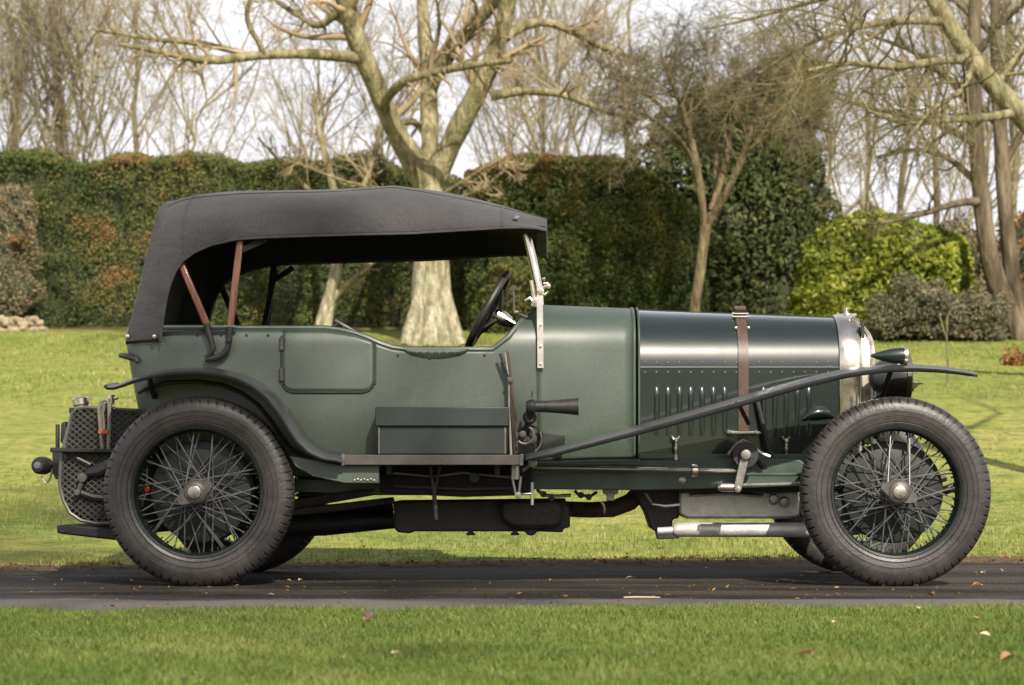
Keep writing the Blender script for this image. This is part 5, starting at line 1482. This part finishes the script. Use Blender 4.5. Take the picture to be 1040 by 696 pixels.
mb.tube([W(*p, -.52) for p in ((104,456),(102,435),(100.5,414),(103,408),(108,406),(111,411),(111,430),(110,456))], .0085, 8)
mb.tube([W(*p, -.50) for p in ((106,440),(104,420),(106,412),(112,409),(115,414))], .008, 8)
hs = mb.build('fuel_hose', M['hose'], tank)
mb = MB(); mb.box(W(105.5,439,-.522), (.046,.026,.022)); mb.build('hose_clip', M['orange'], hs, bevel=.005)
mb = MB(); mb.tube([W(104,407,-.5), W(120,404,-.5)], .008, 8); mb.lathe([(0,-.02),(.014,-.018),(.014,.02),(0,.02)], W(113,406,-.5), axis=(0,0,1), n=10); mb.build('tank_tap', M['nickel'], tank)
mb = MB(); c = W(42.5, 473, -.36)
mb.lathe([(0,-.045),(.028,-.042),(.038,-.025),(.040,.02),(.036,.04),(0,.044)], c, axis=(.25,1,0), n=20)
tl = mb.build('tail_lamp', M['black'], car)
mb = MB(); mb.lathe([(0,-.054),(.014,-.050),(.021,-.040),(.021,-.03)], c, axis=(.25,1,0), n=18); mb.build('lens', M['glass'], tl)
mb = MB(); mb.tube([W(42,484,-.36), W(46,491,-.36), W(50,488,-.36), W(54,476,-.36), W(58,470,-.36)], .006, 8); mb.build('lamp_wire', M['cream'], tl)
mb = MB(); mb.pxprism([(53,458),(62,458),(62,486),(56,487),(53,480)], -.40, -.34); mb.tube([W(48,473,-.36), W(58,470,-.36)], .011, 8); mb.build('lamp_bracket', M['black'], tl, bevel=.004)
mb = MB()
mb.tube([W(78,465,-.49), W(92,472,-.49)], .008, 8); mb.tube([W(95,476,-.49), W(122,462,-.49)], .010, 8)
mb.tube([W(84,487,-.50), W(80,499,-.50)], .011, 8)
mb.lathe([(0,-.02),(.02,-.018),(.022,.02)], W(84,485,-.5), axis=(0,1,0), n=14); mb.lathe([(0,-.02),(.014,-.018),(.016,.02)], W(79,500,-.5), axis=(0,1,0), n=14)
mb.build('shackle', M['dullnickel'], car)
mb = MB(); mb.tube([W(88,480,-.485), W(100,478,-.485), W(115,470,-.485), W(140,462,-.485)], [.02,.028,.03,.03], 10); mb.tube([W(80,500,-.485), W(95,505,-.485), W(140,510,-.485)], .016, 8); mb.build('rear_spring', M['black'], car)
mb = MB(); mb.pxprism([(57.5,533.5),(70,533),(118,537),(118,549),(62,542.5),(57.5,541.5)], -.52, -.22); mb.build('fishtail', M['black'], car, bevel=.008)
mb = MB(); mb.lathe([(0,-.02),(.012,-.016),(.016,0),(.012,.01)], W(150,497,-.60), axis=(0,1,0), n=12); mb.build('reflector', M['red'], car)

# ---- wheels
def tyre_mesh():
    prof = [(.272,-.052),(.280,-.058),(.292,-.0625),(.295,-.0605),(.298,-.0640),(.318,-.0672),(.320,-.0655),(.322,-.0678),(.338,-.0686),(.340,-.0668),(.342,-.0684),(.352,-.0675),(.364,-.0650),(.375,-.061),(.385,-.055),(.3925,-.047),(.398,-.038),(.4015,-.026),(.404,-.012),(.4045,0)]
    prof = prof + [(r, -h) for r, h in reversed(prof[:-1])]
    P = len(prof)
    edge = {14, 15, 16}; edge |= {P-1-i for i in edge}
    ctr = {17, 18, P-18, P-19}
    def mod(k, j):
        if j in edge and k % 8 == 0: return -.0085
        if j in (11, P-12) and k % 8 in (2, 3, 4, 5, 6): return .003
        if j in ctr and (k+4) % 8 == 0: return -.005
        return 0
    m_ = MB(); m_.lathe(prof, n=528, mod=mod)
    return m_
def rim_mesh():
    m_ = MB()
    pr = [(.262,-.050),(.268,-.060),(.2765,-.062),(.2785,-.057),(.272,-.048),(.270,0),(.272,.048),(.2785,.057),(.2765,.062),(.268,.060),(.262,.050),(.266,.030),(.259,.016),(.257,0),(.259,-.016),(.266,-.030)]
    m_.lathe(pr, n=72, closed=True)
    for k in range(50):
        a = 2*math.pi*k/50; d = Vector((math.cos(a), 0, math.sin(a)))
        m_.tube([d*.258+Vector((0,(-.008 if k % 2 else .006),0)), d*.246+Vector((0,(-.012 if k % 2 else .009),0))], .0038, 6)
    return m_
def hub_mesh():
    m_ = MB()
    m_.lathe([(0,-.105),(.052,-.105),(.056,-.10),(.056,-.088),(.046,-.080),(.040,-.06),(.043,-.02),(.058,.0),(.066,.02),(.066,.045),(0,.05)], n=36)
    return m_
def knock_mesh():
    m_ = MB()
    m_.lathe([(.018,-.132),(.030,-.131),(.046,-.125),(.053,-.114),(.053,-.104),(.046,-.100)], n=36)
    return m_
def cap_mesh():
    m_ = MB(); m_.lathe([(0,-.139),(.022,-.1388),(.027,-.137),(.029,-.133),(.029,-.122)], n=28); m_.box((0,-.1392,0),(.034,.002,.006)); return m_
def ears_mesh(ang):
    m_ = MB()
    for s_ in (0, math.pi):
        a = ang + s_; d = Vector((math.cos(a), 0, math.sin(a))); t = Vector((-math.sin(a), 0, math.cos(a)))
        o_ = Vector((0,-.116,0))
        pts = [d*.036+t*.032, d*.062+t*.024, d*.076+t*.017, d*.082+t*.006, d*.080-t*.009, d*.067-t*.017, d*.036-t*.032]
        n__ = len(pts)
        m_.add([p+o_+Vector((0,-.008,0)) for p in pts] + [p+o_+Vector((0,.008,0)) for p in pts], [tuple(range(n__)), tuple(reversed(range(n__, 2*n__)))] + [(i, (i+1)%n__, n__+(i+1)%n__, n__+i) for i in range(n__)])
    return m_
def spoke_pts(k, outer):
    if outer:
        n__ = 20; a = 2*math.pi*(k+.25)/n__; s_ = 1 if k % 2 else -1
        h = a + s_*R(58)
        return [Vector((.050*math.cos(h), -.090, .050*math.sin(h))), Vector((.256*math.cos(a), -.014, .256*math.sin(a)))]
    n__ = 30; a = 2*math.pi*(k+.5)/n__; s_ = 1 if k % 2 else -1
    h = a + s_*R(64)
    return [Vector((.064*math.cos(h), .02 if k % 4 < 2 else -.018, .064*math.sin(h))), Vector((.256*math.cos(a), .006, .256*math.sin(a)))]
SP = []
for outer, cnt in ((True, 20), (False, 30)):
    for k in range(cnt):
        m_ = MB(); m_.tube(spoke_pts(k, outer), .0030, 6); SP.append(m_)
def make_wheel(x, z, side, ear, near):
    "side -1 near the camera, +1 far"
    root = bpy.data.objects.new('wheel', None); COL.objects.link(root); root.parent = car
    root.location = (x, side*.71, z)
    if side > 0: root.rotation_euler = (0, 0, math.pi)
    return root
def fill_wheel(root, ear, detail):
    tyre_mesh().build('tyre', M['tyre'], root, smooth=40)
    rim_mesh().build('rim', M['rim'], root, smooth=40)
    hub_mesh().build('hub', M['spoke'], root)
    k_ = knock_mesh(); e_ = ears_mesh(ear); k_.add(e_.v, e_.f); k_.build('knock_off_nut', M['dullnickel'], root, smooth=40)
    cap_mesh().build('hub_cap', M['steelcap'], root, smooth=40)
    d_ = MB(); d_.lathe([(.06,.03),(.10,.026),(.19,.040),(.212,.046),(.212,.054),(.207,.058),(.207,.085),(.219,.088),(.219,.098),(.1,.105),(0,.105)], n=60)
    d_.build('brake_drum', M['drum'], root, smooth=40)
    if detail:
        for m_ in SP: m_.build('spoke', M['spoke'], root)
    else:
        a_ = MB()
        for m_ in SP: a_.add(m_.v, m_.f)
        tag(a_.build('spokes', M['spoke'], root), kind='stuff')
ZR = ZP(499, -.71) - .004
wr = make_wheel(XP(202.5,-.71), ZR, -1, 0, True); fill_wheel(wr, R(28), True)
wf = make_wheel(XP(909,-.71), ZR, -1, 0, True); fill_wheel(wf, R(-25), True)
w2 = make_wheel(XP(202.5,-.71), ZR, 1, 0, False); fill_wheel(w2, R(10), False)
w3 = make_wheel(XP(909,-.71), ZR, 1, 0, False); fill_wheel(w3, R(70), False)
# ================================================================== SMALL THINGS ON THE GROUND
M['log'] = mat('cut_log', (.27,.22,.14), .85, vary=.5, scale=9, bump=.3, bscale=40)
k = 0
for row, (py, cnt) in enumerate(((331, 7), (326, 6), (321, 5))):
    for i in range(cnt):
        px = -14 + i*9.5 + row*4.5
        c = W(px, py, 37.2-CAMD); c.z = gzf(37.2) + .05 + row*.085 + random.uniform(-.02, .02); c.x += random.uniform(-.06, .06)
        mb = MB(); r_ = .032 + .028*random.random(); ax = Vector((1, random.uniform(-.9, .9), random.uniform(-.28, .28))).normalized()
        mb.tube([-ax*.12, -ax*.04, ax*.05, ax*.12], [r_, r_*.95, r_*1.03, r_*.97], 10)
        o = mb.build('log', M['log'], None); o.location = c
        tag(o, 'cut pale log heaped at the foot of the hedge at the far left', 'log', 'cut logs heaped at the foot of the hedge')
M['deadleaf'] = mat('dry_leaf', (.27,.16,.075), .7, vary=.45, scale=.7)
M['paleleaf'] = mat('pale_dry_leaf', (.50,.40,.26), .7, vary=.3, scale=.7)
def leaf_mesh(sz, curl):
    mb = MB(); rows = []
    for i in range(6):
        t = i/5; w = sz*.30*math.sin(math.pi*min(.98, t*.93+.04))
        rows.append([Vector((sz*(t-.5), s_*w, curl*(abs(s_)**2)*w*1.4 + sz*.25*curl*(t-.5)**2 + .006)) for s_ in (-1, -.5, 0, .5, 1)])
    mb.grid(rows); return mb
protos = []
for i in range(4):
    o = leaf_mesh((.030, .040, .026, .046)[i], (.6, 1.0, .8, .5)[i]).build('fallen_leaf', M['deadleaf'] if i % 2 else M['paleleaf'], None, smooth=60)
    protos.append(o)
first = [True]*4
spots = []
r2 = random.Random(5)
for i in range(46):
    if i < 14: d = r2.uniform(8.6, 11.2); lab = 'dry fallen leaf lying on the dark drive'; grp = 'fallen leaves on the drive'
    elif i < 38: d = r2.uniform(11.45, 14.5) if i < 30 else r2.uniform(14, 21); lab = 'dry fallen leaf lying on the sunlit lawn behind the car'; grp = 'fallen leaves on the lawn'
    else: d = r2.uniform(5.2, 7.8); lab = 'dry fallen leaf lying in the grass of the front verge'; grp = 'fallen leaves on the verge'
    spots.append((r2.uniform(-.225, .225)*d, d, lab, grp))
for i, (x, d, lab, grp) in enumerate(spots):
    j = i % 4
    o = protos[j] if first[j] else protos[j].copy()
    if not first[j]: COL.objects.link(o)
    first[j] = False
    on = d < 8.2 or d > 11.4
    o.location = (x, d-CAMD, gzf(d) + (.034 if on else .002))
    o.rotation_euler = (r2.uniform(-.4, .4) if on else 0, r2.uniform(-.3, .3) if on else 0, r2.uniform(0, 6.3))
    tag(o, lab, 'leaf', grp)
# litter washed against the far edge of the drive: too many bits to count
N = 900; x = (rng.random(N)*2-1)*4.2; d = np.array([far_edge(a) for a in x]) + .14 + .14*rng.normal(size=N)
P3 = np.stack([x, d-CAMD, gz(d)+.022+.01*rng.random(N)], 1)
o = leaf_cloud('leaf_litter', P3, np.tile(np.array([[0, 0, 1.]]), (N, 1)), .03*(.5+rng.random(N)), rng.random(N), M['orangeleaf'], None, spread=.35, droop=0)
tag(o, 'brown leaf litter along the far edge of the drive', 'leaf litter', kind='stuff')
N = 700; d = 7.9 + 3.4*rng.random(N); x = (rng.random(N)*2-1)*d*.24
P3 = np.stack([x, d-CAMD, .006+.006*rng.random(N)], 1)
o = leaf_cloud('drive_litter', P3, np.tile(np.array([[0, 0, 1.]]), (N, 1)), .016*(.4+1.3*rng.random(N)**2), rng.random(N), M['orangeleaf'], None, spread=.3, droop=0)
tag(o, 'small twigs and leaf scraps scattered over the dark drive', 'leaf litter', kind='stuff')
mb = MB(); mb.tube([(-.07,0,0),(-.03,.006,.001),(.03,-.004,.001),(.07,.003,0)], [.003,.004,.0035,.002], 6); mb.tube([(.02,0,0),(.05,.03,.002)], [.0025,.002], 5)
o = mb.build('stick', M['paleleaf'], None); o.location = (XD(652, 8.55), 8.55-CAMD, .004); tag(o, 'short pale stick lying on the drive below the car', 'stick')
mb = MB(); mb.lathe([(0,-.02),(.008,-.017),(.014,-.008),(.016,.003),(.013,.012),(.005,.018),(0,.02)], n=24, axis=(.8,.3,.5), mod=lambda k, j: (.0025 if (k+j) % 3 == 0 else -.001) if 0 < j < 6 else 0)
o = mb.build('pine_cone', M['rust'], None); o.location = (XD(375, 7.0), 7.0-CAMD, .032); tag(o, 'small brown pine cone lying in the front grass verge', 'pine cone')
for p_, d_ in ((207, 6.85), (392, 6.7)):
    pass
